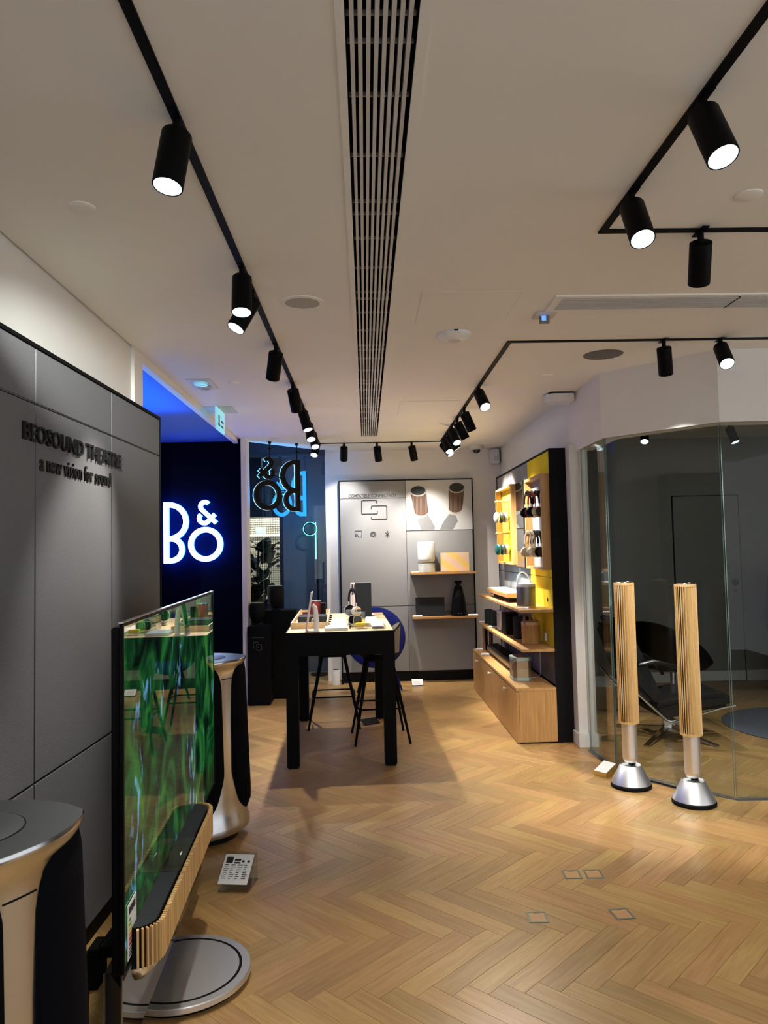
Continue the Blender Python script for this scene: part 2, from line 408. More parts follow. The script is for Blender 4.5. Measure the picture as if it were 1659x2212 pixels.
def letters(name, txt, height, width, depth, material, mtx, parent, bold=0.0):
    # every letter becomes a part of its own (dots stay with their stems)
    me = text_mesh(name, txt, height, width, depth, bold)
    n = len(me.vertices); root = list(range(n))
    def find(a):
        while root[a] != a: root[a] = root[root[a]]; a = root[a]
        return a
    for e in me.edges: root[find(e.vertices[0])] = find(e.vertices[1])
    isl = {}
    for i in range(n): isl.setdefault(find(i), []).append(i)
    spans = sorted([[min(me.vertices[i].co.x for i in vs), max(me.vertices[i].co.x for i in vs), vs] for vs in isl.values()], key=lambda q: q[0])
    grp = []
    for a, b, vs in spans:
        if grp and min(b, grp[-1][1]) - a > 0.5 * min(b - a, grp[-1][1] - grp[-1][0]): grp[-1][1] = max(b, grp[-1][1]); grp[-1][2] += vs
        else: grp.append([a, b, list(vs)])
    for a, b, vs in grp:
        ix = {v: k for k, v in enumerate(vs)}
        m2 = bpy.data.meshes.new(name)
        m2.from_pydata([mtx @ me.vertices[v].co for v in vs], [], [[ix[v] for v in p.vertices] for p in me.polygons if p.vertices[0] in ix])
        m2.update(); m2.materials.append(M[material]); obj(name, m2, None, parent)
    bpy.data.meshes.remove(me)

def frame_mtx(x, y, z, o):
    m = Matrix((x, y, z)).transposed().to_4x4(); m.translation = o; return m
FRONT = ((1, 0, 0), (0, 0, 1), (0, -1, 0))      # text that faces -Y
TO_RIGHT = ((0, 1, 0), (0, 0, 1), (1, 0, 0))    # text that faces +X, reads away from the camera

# ================================================================ STRUCTURE
# floor: herringbone oak planks, the nearest 300 one by one, the rest joined
floor = struct('floor', MB().box(-5.2, -2.0, -0.10, 5.2, 13.0, -0.022), 'subfloor', 'warm oak herringbone parquet floor of the shop')
floor['category'] = 'floor'
PW, PM = 0.0895, 6
PL = PW * PM
S2 = math.sqrt(0.5)
def plank_mesh(name, items):
    vs, fs, uvs = [], [], []
    g, b, t = 0.0003, 0.0009, 0.012
    for (ox, oy, ang) in items:
        c, s = math.cos(ang), math.sin(ang)
        o = len(vs)
        for (x0, y0, x1, y1, z) in ((g, g, PL - g, PW - g, -t), (g, g, PL - g, PW - g, -b), (g + b, g + b, PL - g - b, PW - g - b, 0.0)):
            for (x, y) in ((x0, y0), (x1, y0), (x1, y1), (x0, y1)):
                vs.append((ox + x * c - y * s, oy + x * s + y * c, z)); uvs.append((x, y))
        fs.append((o + 8, o + 9, o + 10, o + 11))
        for k in (0, 4):
            for j in range(4):
                fs.append((o + k + j, o + k + (j + 1) % 4, o + k + 4 + (j + 1) % 4, o + k + 4 + j))
    me = bpy.data.meshes.new(name); me.from_pydata(vs, [], fs); me.update()
    uv = me.uv_layers.new(name='UVMap')
    for l in me.loops: uv.data[l.index].uv = uvs[l.vertex_index]
    me.materials.append(M['floor'])
    return me
planks = []
u = (S2, -S2); v = (S2, S2)
OX, OY = -0.111, 3.41
def uvw(a, b): return (OX + a * u[0] + b * v[0], OY + a * u[1] + b * v[1])
N = 150
for j in range(-N, N):
    for k in range(-16, 16):
        x, y = uvw((j + 2 * PM * k) * PW, j * PW)
        cx, cy = x + PL / 2 * u[0] + PW / 2 * v[0], y + PL / 2 * u[1] + PW / 2 * v[1]
        planks.append((cx, cy, x, y, -PI / 4))
        # upright plank of column j: occupies [jW,(j+1)W] x [(j+1+2mk)W, +L]
        x, y = uvw((j + 1) * PW, (j + 1 + 2 * PM * k) * PW)
        cx, cy = x + PL / 2 * v[0] - PW / 2 * u[0], y + PL / 2 * v[1] - PW / 2 * u[1]
        planks.append((cx, cy, x, y, PI / 4))
def keep(cx, cy):
    if cy < 1.1 or cy > 10.9: return False
    if cx < -1.72: return 4.3 < cy < 8.1 and cx > -3.2
    if cx > 1.75: return cy < 8.6 and cx < 5.0
    return True
planks = [p for p in planks if keep(p[0], p[1])]
def seen_area(p):
    if p[1] < 1.6: return 0
    if abs(p[0] / p[1]) > 0.62: return 0
    return 1.0 / (p[0] ** 2 + p[1] ** 2 + 2.4) ** 1.5
planks.sort(key=seen_area, reverse=True)
me = plank_mesh('plank', [(0, 0, 0)])
for (cx, cy, x, y, a) in planks[:300]:
    o = bpy.data.objects.new('plank', me); COL.objects.link(o); o.parent = floor
    o.location = (x, y, 0); o.rotation_euler = (0, 0, a)
o = bpy.data.objects.new('plank_field', plank_mesh('plank_field', [(x, y, a) for (_, _, x, y, a) in planks[300:]]))
COL.objects.link(o); o.parent = floor; o['kind'] = 'stuff'

# ceiling with the open slot of the long air vent
VX0, VX1, VY1 = -0.024, 0.146, 7.80
cb = MB()
CT = CEIL + 0.12
cb.prism([(-1.33, -2.0), (VX0, -2.0), (VX0, 9.2), (-0.43, 9.2), (-0.43, 8.93), (-1.29, 8.03), (-1.33, 8.03)], CEIL, CT).box(VX1, -2.0, CEIL, 5.2, 9.2, CT).box(VX0, VY1, CEIL, VX1, 9.2, CT)
ceil = struct('ceiling', cb, 'ceil', 'off-white plaster ceiling over the shop'); ceil['category'] = 'ceiling'
struct('trim_1', MB().box(-1.375, 4.46, 2.715, -1.33, 7.9, CEIL + 0.1), 'white', 'white beam edge between the ceiling and the blue lobby')

# walls
struct('wall_left', MB().box(-1.60, -2.0, 0, -1.345, 4.30, CEIL + 0.1), 'white', 'white wall behind the tall felt sign panel')
struct('trim_2', MB().box(-1.60, 4.30, 0, -1.325, 4.46, CEIL + 0.1), 'white', 'white jamb where the lobby opens')
struct('wall_lobby', MB().box(-5.2, 7.84, 0, -1.29, 8.0, 2.9), 'blackwall', 'black lobby wall carrying the lit sign')
struct('trim_3', MB().box(-1.29, 7.76, 0, -1.235, 7.98, CEIL + 0.1), 'white', 'narrow white post beside the black lobby wall')
struct('baseboard_left', MB().box(-1.295, 7.748, 0, -1.225, 7.99, 0.09), 'column', 'white skirting at the foot of the narrow post', bevel=0.004)
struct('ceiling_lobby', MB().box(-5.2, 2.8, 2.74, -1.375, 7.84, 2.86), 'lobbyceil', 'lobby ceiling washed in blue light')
struct('wall_lobby_side', MB().box(-5.2, 2.8, 0, -5.1, 7.84, 2.74), 'blackwall')
struct('wall_lobby_end', MB().box(-5.2, 2.7, 0, -1.6, 2.8, 2.74), 'blackwall')
struct('wall_back', MB().box(-0.475, 8.97, 0, 1.80, 9.2, CEIL + 0.1), 'white', 'white back wall behind the display panels')
struct('wall_right', MB().box(1.66, 5.90, 0, 1.80, 8.97, CEIL + 0.1), 'white', 'white side wall behind the shelf unit')
# jamb column beside the glass room
col = MB().box(1.628, 5.80, 0, 1.70, 5.92, 2.36).box(1.70, 5.76, 0, 1.755, 5.94, 2.36).box(1.722, 5.94, 0, 1.80, 8.2, 2.36)
struct('wall_jamb', col, 'column', 'pale jamb between the shelf unit and the glass room')
struct('baseboard_right', MB().box(1.615, 5.745, 0, 1.768, 5.955, 0.10), 'column', 'skirting at the foot of the pale jamb', bevel=0.004)
# faceted fascia above the glass
G = [(1.672, 5.80), (1.676, 5.14), (2.222, 4.53), (4.6, 4.45)]
def offset_poly(pts, d):
    out = []
    for i, p in enumerate(pts):
        a = Vector(pts[max(i - 1, 0)]); b = Vector(pts[min(i + 1, len(pts) - 1)]); t = (b - a).normalized()
        out.append((p[0] - t.y * d, p[1] + t.x * d))
    return out
def wall_strip(pts, d, z0, z1):
    q = offset_poly(pts, d)
    return MB().rings([[(*pts[i], z0), (*q[i], z0), (*q[i], z1), (*pts[i], z1)] for i in range(len(pts))])
struct('wall_fascia', wall_strip([(1.655, 5.95)] + G, 0.10, 2.325, CEIL + 0.05), 'white', 'white faceted fascia above the glass room', bevel=0)
struct('trim_4', wall_strip(G, 0.14, 2.305, 2.326), 'white', 'cream ledge the glass panes meet')
struct('trim_5', MB().stroke([(1.672, 5.70), (1.680, 5.45), (1.688, 5.14), (1.755, 5.03), (1.845, 4.92), (1.945, 4.79), (2.215, 4.50), (4.6, 4.42)], 0.035, 0.0, 0.004), 'alugrey', 'metal floor channel of the glass room')
def pane(name, a, b, label, gap=0.004, z0=0.006, z1=2.305, material='glass', th=0.010, edge='glassedge'):
    a, b = Vector(a), Vector(b); t = (b - a).normalized(); n = Vector((-t.y, t.x)) * th
    p = [a + t * gap, b - t * gap, b - t * gap + n, a + t * gap + n]
    mb = MB().prism([tuple(q) for q in p], z0, z1)
    me = mesh_of(name, mb, [M[material], M[edge]], smooth=0)
    # the two broad faces are clear, the narrow edges are green
    for f in me.polygons: f.material_index = 0 if f.area > 0.2 else 1
    o = bpy.data.objects.new(name, me); COL.objects.link(o); o['kind'] = 'structure'; o['label'] = label
    return o
pane('window_1', (1.690, 5.72), (1.690, 5.145), 'clear glass pane running back to the pale jamb')
pane('window_2', (1.694, 5.135), (2.216, 4.537), 'clear glass pane behind the two slatted floor speakers')
pane('window_3', (2.222, 4.532), (4.60, 4.46), 'clear glass pane in front of the rug')

# glass room beyond
struct('wall_room_back', MB().box(1.80, 8.36, 0, 5.1, 8.5, CEIL), 'grey_wall', 'dark grey wall at the end of the glass room')
struct('wall_room_step', MB().box(1.80, 8.20, 0, 3.02, 8.36, CEIL), 'grey_wall', 'dark grey wall projection at the end of the glass room')
struct('wall_room_side', MB().box(5.0, 3.0, 0, 5.1, 8.5, CEIL), 'grey_wall')
bb = struct('baseboard_room', MB().box(3.02, 8.335, 0, 3.495, 8.36, 0.115).box(4.275, 8.335, 0, 5.0, 8.36, 0.115).box(1.80, 8.175, 0, 3.045, 8.20, 0.115), 'column', 'white skirting along the dark grey room wall')
door = struct('door_1', MB().box(3.51, 8.345, 0.005, 4.26, 8.362, 2.09), 'grey_wall', 'flush dark grey door at the end of the glass room')
obj('gap', MB().box(3.497, 8.352, 0, 3.507, 8.3605, 2.10).box(4.263, 8.352, 0, 4.273, 8.3605, 2.10).box(3.497, 8.352, 2.092, 4.273, 8.3605, 2.102), 'black', door)
obj('baseboard', MB().box(3.515, 8.33, 0.004, 4.255, 8.346, 0.115), 'column', door)
obj('lock_plate', MB().cyl((4.185, 8.346, 1.105), (4.185, 8.326, 1.105), 0.037, n=24), 'black', door)
obj('keyhole', MB().cyl((4.185, 8.346, 1.01), (4.185, 8.334, 1.01), 0.012, n=16), 'black', door)

# shop window, and the mall beyond
WA, WB = (-1.45, 8.80), (-0.470, 8.80)
pane('window_4', WA, (-1.212, 8.80), 'narrow clear pane of the shop window', z1=2.70, material='winglass')
pane('window_5', (-1.208, 8.80), WB, 'wide clear pane of the shop window', z1=2.70, material='winglass')
struct('ceiling_bay', MB().box(-1.6, 7.9, CT + 0.001, -0.40, 8.86, CT + 0.05), 'column', 'ceiling of the shop window bay')
struct('trim_6', MB().box(-1.5, 8.775, 2.695, -0.465, 8.83, 2.725), 'outdark', 'dark rail along the top of the shop window')
struct('wall_window_head', MB().box(-1.5, 8.80, 2.725, -0.465, 8.84, CT + 0.05), 'outdark')
struct('ceiling_mall', MB().box(-4.0, 8.85, 2.90, 1.0, 12.5, 3.0), 'outwall', 'dark mall ceiling beyond the shop window')
struct('wall_mall', MB().box(-1.075, 9.72, 0, 0.6, 9.85, 2.9), 'outwall', 'slate blue mall wall beyond the shop window')
struct('wall_mall_upper', MB().box(-3.0, 10.52, 2.06, -1.0, 10.7, 2.9), 'outdark')
struct('wall_mall_post', MB().box(-1.19, 10.3, 0, -1.075, 10.52, 2.9), 'outdark')
struct('wall_mall_low', MB().box(-3.0, 10.52, 0, -1.0, 10.7, 0.90), 'outdark')
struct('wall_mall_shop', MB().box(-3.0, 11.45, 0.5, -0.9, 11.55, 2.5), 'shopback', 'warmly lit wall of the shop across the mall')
sh = thing('shop_grid', 'fine wire grid lining the lit shop across the mall', 'grid', (0, 11.43, 0))
gm = MB()
for i in range(26): gm.box(-2.0 + i * 0.034, 0, 0.90, -1.994 + i * 0.034, 0.006, 2.10)
for i in range(36): gm.box(-2.0, 0.006, 0.90 + i * 0.034, -1.12, 0.012, 0.906 + i * 0.034)
o = obj('wire', gm, 'wire', sh); o['kind'] = 'stuff'
obj('light_strip', MB().box(-2.0, -0.05, 1.81, -1.12, -0.01, 1.835), 'shopstrip', sh)
obj('name_plate', MB().box(-1.68, -0.06, 1.84, -1.52, -0.04, 1.95), 'booklet', sh)
ORD = ['first', 'second', 'third', 'fourth', 'fifth', 'sixth', 'seventh', 'eighth', 'ninth']
for r in range(5):
    for q in range(2):
        g = MB().tube([(0.028 * math.cos(a * PI / 6), 0, 0.016 * math.sin(a * PI / 6)) for a in range(12)], 0.006, 5, loop=True)
        g.tube([(0.028 + 0.026 + 0.026 * math.cos(a * PI / 6), 0, 0.016 * math.sin(a * PI / 6)) for a in range(12)], 0.006, 5, loop=True)
        g.box(-0.018, -0.002, -0.009, 0.018, 0.002, 0.009).box(0.036, -0.002, -0.009, 0.072, 0.002, 0.009)
        o = obj('spectacles', g, 'black', loc=(-1.34 + q * 0.09, 11.37, 1.35 + r * 0.088))
        tag(o, f'small dark spectacles in the lit shop across the mall, {ORD[r]} row up, {["plant side", "post side"][q]}', 'spectacles', 'spectacles in the shop across the mall')
# potted plant in front of the lit shop
pt = thing('potted_plant', 'broad-leaved dark green plant before the lit shop across the mall', 'plant', (-1.43, 9.95, 0))
obj('pot', MB().lathe([(0.10, 0), (0.16, 0.38), (0.17, 0.42), (0.15, 0.42), (0.14, 0.38)], 20), 'black', pt)
obj('stem', MB().tube([(0, 0, 0.36), (0.01, 0.0, 0.9), (-0.02, 0, 1.30), (0.0, 0, 1.62)], 0.014, 6).tube([(0, 0, 0.8), (0.10, 0, 1.1), (0.16, 0, 1.3)], 0.009, 6).tube([(0, 0, 0.7), (-0.10, 0, 0.95), (-0.17, 0, 1.1)], 0.009, 6), 'soil', pt)
def leaf_mesh():
    mb = MB(); R = []
    for i in range(9):
        t = i / 8; w = 0.075 * math.sin(PI * min(1, t * 1.02)) ** 0.7 + 0.003
        R.append([(-w, t * 0.21, 0.02 * math.sin(PI * t)), (0, t * 0.21, 0.02 * math.sin(PI * t) - 0.012), (w, t * 0.21, 0.02 * math.sin(PI * t)), (0, t * 0.21, 0.02 * math.sin(PI * t) - 0.015)])
    return mesh_of('leaf', mb.rings(R), M['leaf'])
lm = leaf_mesh()
rr = random.Random(3)
for i in range(64):
    o = bpy.data.objects.new('leaf', lm); COL.objects.link(o); o.parent = pt
    h = 0.85 + 0.80 * rr.random(); a = rr.random() * 2 * PI
    o.location = (0.07 * math.cos(a) + rr.uniform(-0.10, 0.10), 0.05 * math.sin(a), h)
    o.rotation_euler = (rr.uniform(-0.2, 1.2), rr.uniform(-0.5, 0.5), a - PI / 2)
# ring light on a stand
rl = thing('ring_lamp', 'teal glowing ring lamp on a thin black pole outside the window', 'lamp', (-0.65, 9.45, 0))
obj('pole', MB().cyl((0.035, 0, 0.02), (0.035, 0, 1.72), 0.011), 'black', rl)
obj('base', MB().cyl((0.035, 0, 0), (0.035, 0, 0.02), 0.11, n=24), 'black', rl)
obj('ring_tube', MB().tube([(-0.055 + 0.082 * math.cos(2 * PI * k / 32), 0.03, 1.845 + 0.082 * math.sin(2 * PI * k / 32)) for k in range(32)], 0.007, 8, loop=True).tube([(0.016, 0.03, 1.93), (0.016, 0.03, 1.46)], 0.006, 8), 'teal', rl)
obj('ring_body', MB().tube([(-0.055 + 0.076 * math.cos(2 * PI * k / 32), 0.005, 1.845 + 0.076 * math.sin(2 * PI * k / 32)) for k in range(32)], 0.006, 8, loop=True), 'black', rl)

# ---------------------------------------------------------------- long air vent and other ceiling fittings
av = thing('long_air_vent', 'long linear air vent with white blades running down the ceiling', 'vent', (0, 0, CEIL))
fr = MB()
for x0, x1 in ((VX0 - 0.022, VX0 - 0.0005), (VX1 + 0.0005, VX1 + 0.028)): fr.box(x0, -1.9, -0.004, x1, VY1 + 0.05, 0.0)
fr.box(VX0 - 0.022, VY1 + 0.0005, -0.004, VX1 + 0.028, VY1 + 0.05, 0.0)
obj('frame', fr, 'ceil', av)
obj('duct', MB().box(VX0 - 0.02, -1.9, 0.115, VX1 + 0.02, VY1, 0.125).box(VX0, -1.9, 0.0, VX0 + 0.003, VY1, 0.115).box(VX1 - 0.003, -1.9, 0.0, VX1, VY1, 0.115), 'duct', av)
bm_ = mesh_of('blade', MB().box(-0.0052, -1.9, 0.0, 0.0052, VY1 - 0.002, 0.034), M['vent'])
for i in range(8):
    o = bpy.data.objects.new('blade', bm_); COL.objects.link(o); o.parent = av
    o.location = (VX0 + 0.016 + i * (VX1 - VX0 - 0.034) / 7, 0, 0.001)
cbm = mesh_of('crossbar', MB().box(VX0 + 0.003, -0.004, 0.030, VX1 - 0.003, 0.004, 0.040), M['vent'])
y = 1.35
k = 0
while y < VY1:
    for dy in ((0, 0.095) if k % 3 == 1 else (0,)):
        o = bpy.data.objects.new('crossbar', cbm); COL.objects.link(o); o.parent = av; o.location = (0, y + dy, 0)
    y += 0.31; k += 1
rv = thing('return_air_grille', 'short slatted return air grille above the glass room side', 'vent', (0, 0, CEIL))
obj('frame', MB().box(0.945, 3.50, -0.008, 2.9, 3.53, 0).box(0.945, 3.70, -0.008, 2.9, 3.73, 0).box(0.945, 3.53, -0.008, 0.985, 3.70, 0), 'ceil', rv)
obj('backing', MB().box(0.985, 3.53, -0.002, 2.9, 3.70, 0), 'duct', rv)
gbm = mesh_of('blade', MB().box(0.985, -0.006, -0.010, 2.9, 0.006, -0.004), M['vent'])
for i in range(7):
    o = bpy.data.objects.new('blade', gbm); COL.objects.link(o); o.parent = rv; o.location = (0, 3.546 + i * 0.023, 0)
obj('joint', MB().box(1.86, 3.53, -0.0105, 1.866, 3.70, -0.003), 'duct', rv)
def disc(name, label, cat, x, y, r, h, material, rim=None):
    t = thing(name, label, cat, (x, y, CEIL))
    obj('cover', MB().lathe([(r * 0.86, -h), (r * 0.98, -h * 0.6), (r, 0)][::1], 32), material, t)
    if rim: obj('rim', MB().rings([[(r * a * math.cos(2 * PI * j / 32), r * a * math.sin(2 * PI * j / 32), z) for j in range(32)] for a, z in ((0.99, 0), (1.22, 0), (1.22, -0.004), (0.99, -0.006))], loop=True), rim, t)
    return t
disc('sprinkler_cover', 'round white sprinkler cover on the ceiling above the felt sign panel', 'cover', -0.96, 2.54, 0.044, 0.006, 'ceil')
disc('ceiling_speaker', 'round pale grey ceiling speaker between the vent and the spotlight track', 'speaker', -0.285, 3.56, 0.086, 0.004, 'grille', 'ceil')
disc('sprinkler_cover', 'round white sprinkler cover above the hanging pair of spotlights', 'cover', 1.365, 2.50, 0.047, 0.006, 'ceil')
disc('ceiling_speaker', 'large round dark grey ceiling speaker before the white fascia', 'speaker', 1.535, 4.62, 0.125, 0.004, 'darkgrille', None)
disc('sprinkler_cover', 'small round white cover on the ceiling near the wall bracket', 'cover', 1.31, 5.16, 0.04, 0.006, 'ceil')
disc('sprinkler_cover', 'small round cover on the ceiling beside the emergency light', 'cover', -0.915, 5.24, 0.042, 0.010, 'ceil')
disc('sprinkler_cover', 'small round cover on the ceiling next to the security camera', 'cover', 1.30, 8.40, 0.05, 0.008, 'ceil')
disc('sprinkler_cover', 'small round cover on the ceiling over the shop window', 'cover', -0.96, 7.85, 0.04, 0.008, 'ceil')
ap = thing('access_point', 'white domed wireless access point on the ceiling', 'access point', (0.525, 4.12, CEIL))
obj('body', MB().lathe([(0.030, -0.040), (0.055, -0.038), (0.085, -0.024), (0.094, -0.012), (0.094, 0)], 36), 'whiteplastic', ap)
obj('ring', MB().lathe([(0.034, -0.0415), (0.036, -0.038)], 28), 'vent', ap)
obj('port', MB().box(-0.012, -0.097, -0.010, 0.012, -0.091, -0.002), 'black', ap)
for y0, y1, lab in ((3.43, 3.91, 'flush square access panel in the ceiling beside the access point'), (6.0, 6.6, 'flush access panel in the ceiling near the far spotlights')):
    x0, x1 = (0.292, 0.765) if y0 < 5 else (0.31, 0.80)
    hp = thing('access_hatch', lab, 'hatch', (0, 0, CEIL))
    obj('lid', MB().box(x0, y0, -0.002, x1, y1, 0.0), 'ceil', hp)
    obj('gap', MB().box(x0 - 0.003, y0 - 0.003, -0.001, x0, y1, 0).box(x1, y0 - 0.003, -0.001, x1 + 0.003, y1, 0).box(x0, y0 - 0.003, -0.001, x1, y0, 0), 'vent', hp)
el = thing('emergency_light', 'square twin emergency light plate on the ceiling by the lobby', 'light', (-1.14, 5.26, CEIL))
obj('plate', MB().box(-0.085, -0.16, -0.006, 0.085, 0.16, 0), 'vent', el, 0.002)
for yy, mm in ((-0.055, 'cyanlens'), (0.075, 'vent')):
    obj('lamp_ring', MB().rings([[(rr_ * math.cos(2 * PI * j / 24), yy + rr_ * math.sin(2 * PI * j / 24), z) for j in range(24)] for rr_, z in ((0.05, -0.006), (0.047, -0.022), (0.034, -0.022), (0.030, -0.006))], loop=True), mm, el)
    obj('lens', MB().lathe([(0.026, -0.012), (0.031, -0.006)], 20, Matrix.Translation((0, yy, 0))), 'cyanlens' if yy < 0 else 'alugrey', el)
obj('indicator', MB().cyl((-0.05, 0.0, -0.009), (-0.05, 0.0, -0.006), 0.008), 'black', el)
ex = thing('exit_sign', 'pale blue lit exit sign hanging edge-on near the lobby', 'sign', (-1.205, 6.22, CEIL))
obj('plate', MB().box(-0.11, -0.14, -0.005, 0.13, 0.14, 0), 'vent', ex)
obj('panel', MB().box(-0.008, -0.16, -0.185, 0.008, 0.17, -0.004), 'exitsign', ex)
obj('pictogram', MB().box(0.008, -0.12, -0.15, 0.0095, -0.03, -0.135).box(0.008, -0.10, -0.135, 0.0095, -0.05, -0.06).box(0.008, 0.0, -0.11, 0.0095, 0.12, -0.09).box(0.008, 0.02, -0.15, 0.0095, 0.10, -0.13), 'exitprint', ex)
pj = thing('motion_sensor', 'small angular white ceiling sensor with a blue light', 'sensor', (0.96, 3.79, CEIL))
obj('plate', MB().box(-0.055, -0.055, -0.012, 0.055, 0.055, 0), 'vent', pj, 0.004)
obj('body', MB().prism([(-0.02, -0.02), (0.02, -0.02), (0.026, 0.02), (-0.026, 0.02)], -0.045, -0.012), 'alugrey', pj)
obj('status_light', MB().box(-0.022, -0.024, -0.04, 0.0, -0.0205, -0.015), 'led', pj)
cd = thing('security_camera', 'white dome security camera at the back of the ceiling', 'camera', (1.33, 8.66, CEIL))
obj('housing', MB().lathe([(0.05, -0.055), (0.078, -0.05), (0.082, -0.03), (0.085, 0)], 28), 'vent', cd)
obj('dome', MB().lathe([(0.006, -0.095), (0.028, -0.089), (0.042, -0.075), (0.048, -0.055)], 24), 'blackgloss', cd)
ws = thing('wall_sensor', 'white wedge alarm sensor in the corner above the display panel', 'sensor', (1.59, 8.93, 2.66))
obj('body', MB().prism([(-0.055, -0.02), (-0.03, -0.09), (0.04, -0.09), (0.06, -0.02), (0.06, 0.03), (-0.055, 0.03)], -0.09, 0.09), 'whiteplastic', ws, 0.012)
obj('lens', MB().box(-0.02, -0.096, -0.06, 0.03, -0.089, 0.0), 'vent', ws, 0.002)
br = thing('wall_bracket', 'white boxy detector fixed high on the wall before the fascia', 'detector', (1.60, 5.80, 2.72))
obj('body', MB().prism([(-0.16, -0.05), (-0.12, -0.10), (0.055, -0.10), (0.055, 0.06), (-0.12, 0.06), (-0.16, 0.03)], -0.032, 0.03), 'whiteplastic', br, 0.004)
obj('back_plate', MB().box(-0.13, -0.08, 0.03, 0.055, 0.05, 0.043), 'black', br)

# ---------------------------------------------------------------- lighting tracks
def track(label, segs):
    t = thing('lighting_track', label, 'track', (0, 0, CEIL))
    mb = MB()
    for x0, y0, x1, y1 in segs: mb.box(x0, y0, -0.007, x1, y1, 0)
    obj('rail', mb, 'black', t)
    return t
t1 = track('black lighting track over the television and felt panel', [(-0.515, -1.5, -0.487, 8.28)])
obj('connector', MB().box(-0.502, 1.3, -0.009, -0.490, 1.84, -0.006), 'blacksatin', t1)
track('black lighting track across the back of the shop', [(-0.487, 8.25, 0.856, 8.278)])
track('black corner lighting track over the shelf unit side', [(0.856, 4.275, 0.884, 8.278), (0.884, 4.275, 4.2, 4.303)])
track('black corner lighting track nearest the camera', [(0.925, -1.5, 0.953, 2.79), (0.953, 2.762, 4.0, 2.79)])

ORD = ['first', 'second', 'third', 'fourth', 'fifth', 'sixth', 'seventh', 'eighth', 'ninth']
SP_BODY = mesh_of('lamp_body', MB().rings([[(r * math.cos(2 * PI * j / 28), r * math.sin(2 * PI * j / 28), z) for j in range(28)] for r, z in ((0.030, -0.003), (0.041, 0), (0.042, 0.003), (0.042, 0.163), (0.0415, 0.165), (0.0385, 0.165), (0.034, 0.120))]), M['blacksatin'])
SP_REFL = mesh_of('reflector', MB().rings([[(r * math.cos(2 * PI * j / 28), r * math.sin(2 * PI * j / 28), z) for j in range(28)] for r, z in ((0.0380, 0.1645), (0.026, 0.122))], cap0=False, cap1=False), M['reflector'])
SP_LENS = mesh_of('lens', MB().lathe([(0.0255, 0.124), (0.010, 0.128)], 24), M['lens'])
SP_STEM = mesh_of('stem', MB().cyl((0, 0, -0.062), (0, 0, -0.007), 0.012).box(-0.013, -0.05, -0.010, 0.013, 0.05, -0.007), M['blacksatin'])
def spotlight(x, y, d, label, w=1.0, cone=62, blend=0.55, group='track spotlights', z=CEIL, color=(1.0, 0.955, 0.88)):
    t = thing('track_spotlight', label, 'spotlight', (x, y, z), 0, group)
    d = Vector(d).normalized()
    obj('stem', SP_STEM, None, t)
    q = d.to_track_quat('Z', 'Y')
    base = Vector((0, 0, -0.052)) - d * 0.0
    for nm, me in (('lamp_body', SP_BODY), ('reflector', SP_REFL), ('lens', SP_LENS)):
        o = obj(nm, me, None, t); o.rotation_mode = 'QUATERNION'; o.rotation_quaternion = q; o.location = base
    if w:
        light('spot_beam', 'SPOT', base + d * 0.17, SPOT_W * w, color, d.to_track_quat('-Z', 'Y'), t, spot_size=math.radians(cone), spot_blend=blend, shadow_soft_size=0.022)
    return t
TL = [((-0.50, 2.01), (-0.50, 0.02, -0.86), 1.0, 46), ((-0.50, 3.09), (0.02, -0.23, -0.97), 0.8, 60), ((-0.50, 3.37), (-0.42, -0.27, -0.87), 0.9, 44), ((-0.50, 4.28), (-0.20, 0.62, -0.76), 0.35, 50),
      ((-0.50, 5.28), (0.11, 0.60, -0.79), 0.9, 60), ((-0.50, 6.13), (0.26, -0.23, -0.94), 0.8, 60), ((-0.50, 6.76), (0.16, -0.45, -0.88), 0.6, 56), ((-0.50, 7.27), (0.18, -0.48, -0.86), 0.7, 56), ((-0.50, 7.90), (-0.16, -0.50, -0.85), 0.8, 56)]
TL[0] = (TL[0][0], (-0.12, -0.17, -0.98), 0.9, 60)
for i, (p, d, w, c) in enumerate(TL):
    spotlight(*p, d, f'black spotlight, {ORD[i]} seen along the track over the television', w * (1.45 if i > 3 else 1), c, 0.8)
spotlight(0.94, 1.93, (0.11, -0.37, -0.92), 'large black spotlight nearest the camera on the corner track', 0.3, 60)
spotlight(0.94, 2.47, (0.02, -0.46, -0.89), 'black spotlight at the bend of the nearest corner track', 0.25, 60)
spotlight(1.32, 2.776, (0.20, 0.62, -0.76), 'black spotlight hanging on the cross arm of the nearest track', 1.9, 54)
spotlight(1.79, 4.289, (0.22, 0.45, -0.86), 'upright black spotlight on the cross arm before the fascia', 1.0, 60)
spotlight(2.13, 4.289, (-0.10, -0.62, -0.76), 'tilted lit spotlight on the cross arm before the fascia', 0.4, 36)
TR = [((0.87, 5.47), (0.18, -0.60, -0.78), 1.3), ((0.87, 6.29), (0.42, 0.30, -0.86), 1.6), ((0.87, 6.77), (0.45, 0.12, -0.88), 1.8), ((0.87, 7.22), (0.24, -0.53, -0.81), 0.9), ((0.87, 7.56), (0.56, -0.02, -0.80), 1.7), ((0.87, 7.80), (0.19, -0.48, -0.85), 0.8), ((0.87, 8.12), (0.60, -0.42, -0.90), 1.4)]
for i, (p, d, w) in enumerate(TR):
    spotlight(*p, d, f'black spotlight, {ORD[i]} from the bend of the track over the shelf unit', w * 1.3, 60, 0.85)
for i, (x, d, w) in enumerate([(-0.22, (-0.04, 0.60, -0.78), 0.6), (0.15, (0.10, 0.38, -0.88), 1.0), (0.54, (0.18, 0.38, -0.88), 1.1)]):
    spotlight(x, 8.264, d, f'black spotlight, {ORD[i]} from the window end of the back track', w, 78, 1.0)
spotlight(2.84, 7.35, (-0.25, -0.50, -0.83), 'lit spotlight inside the glass room above the leather chair', 0.9, 50, z=CEIL)
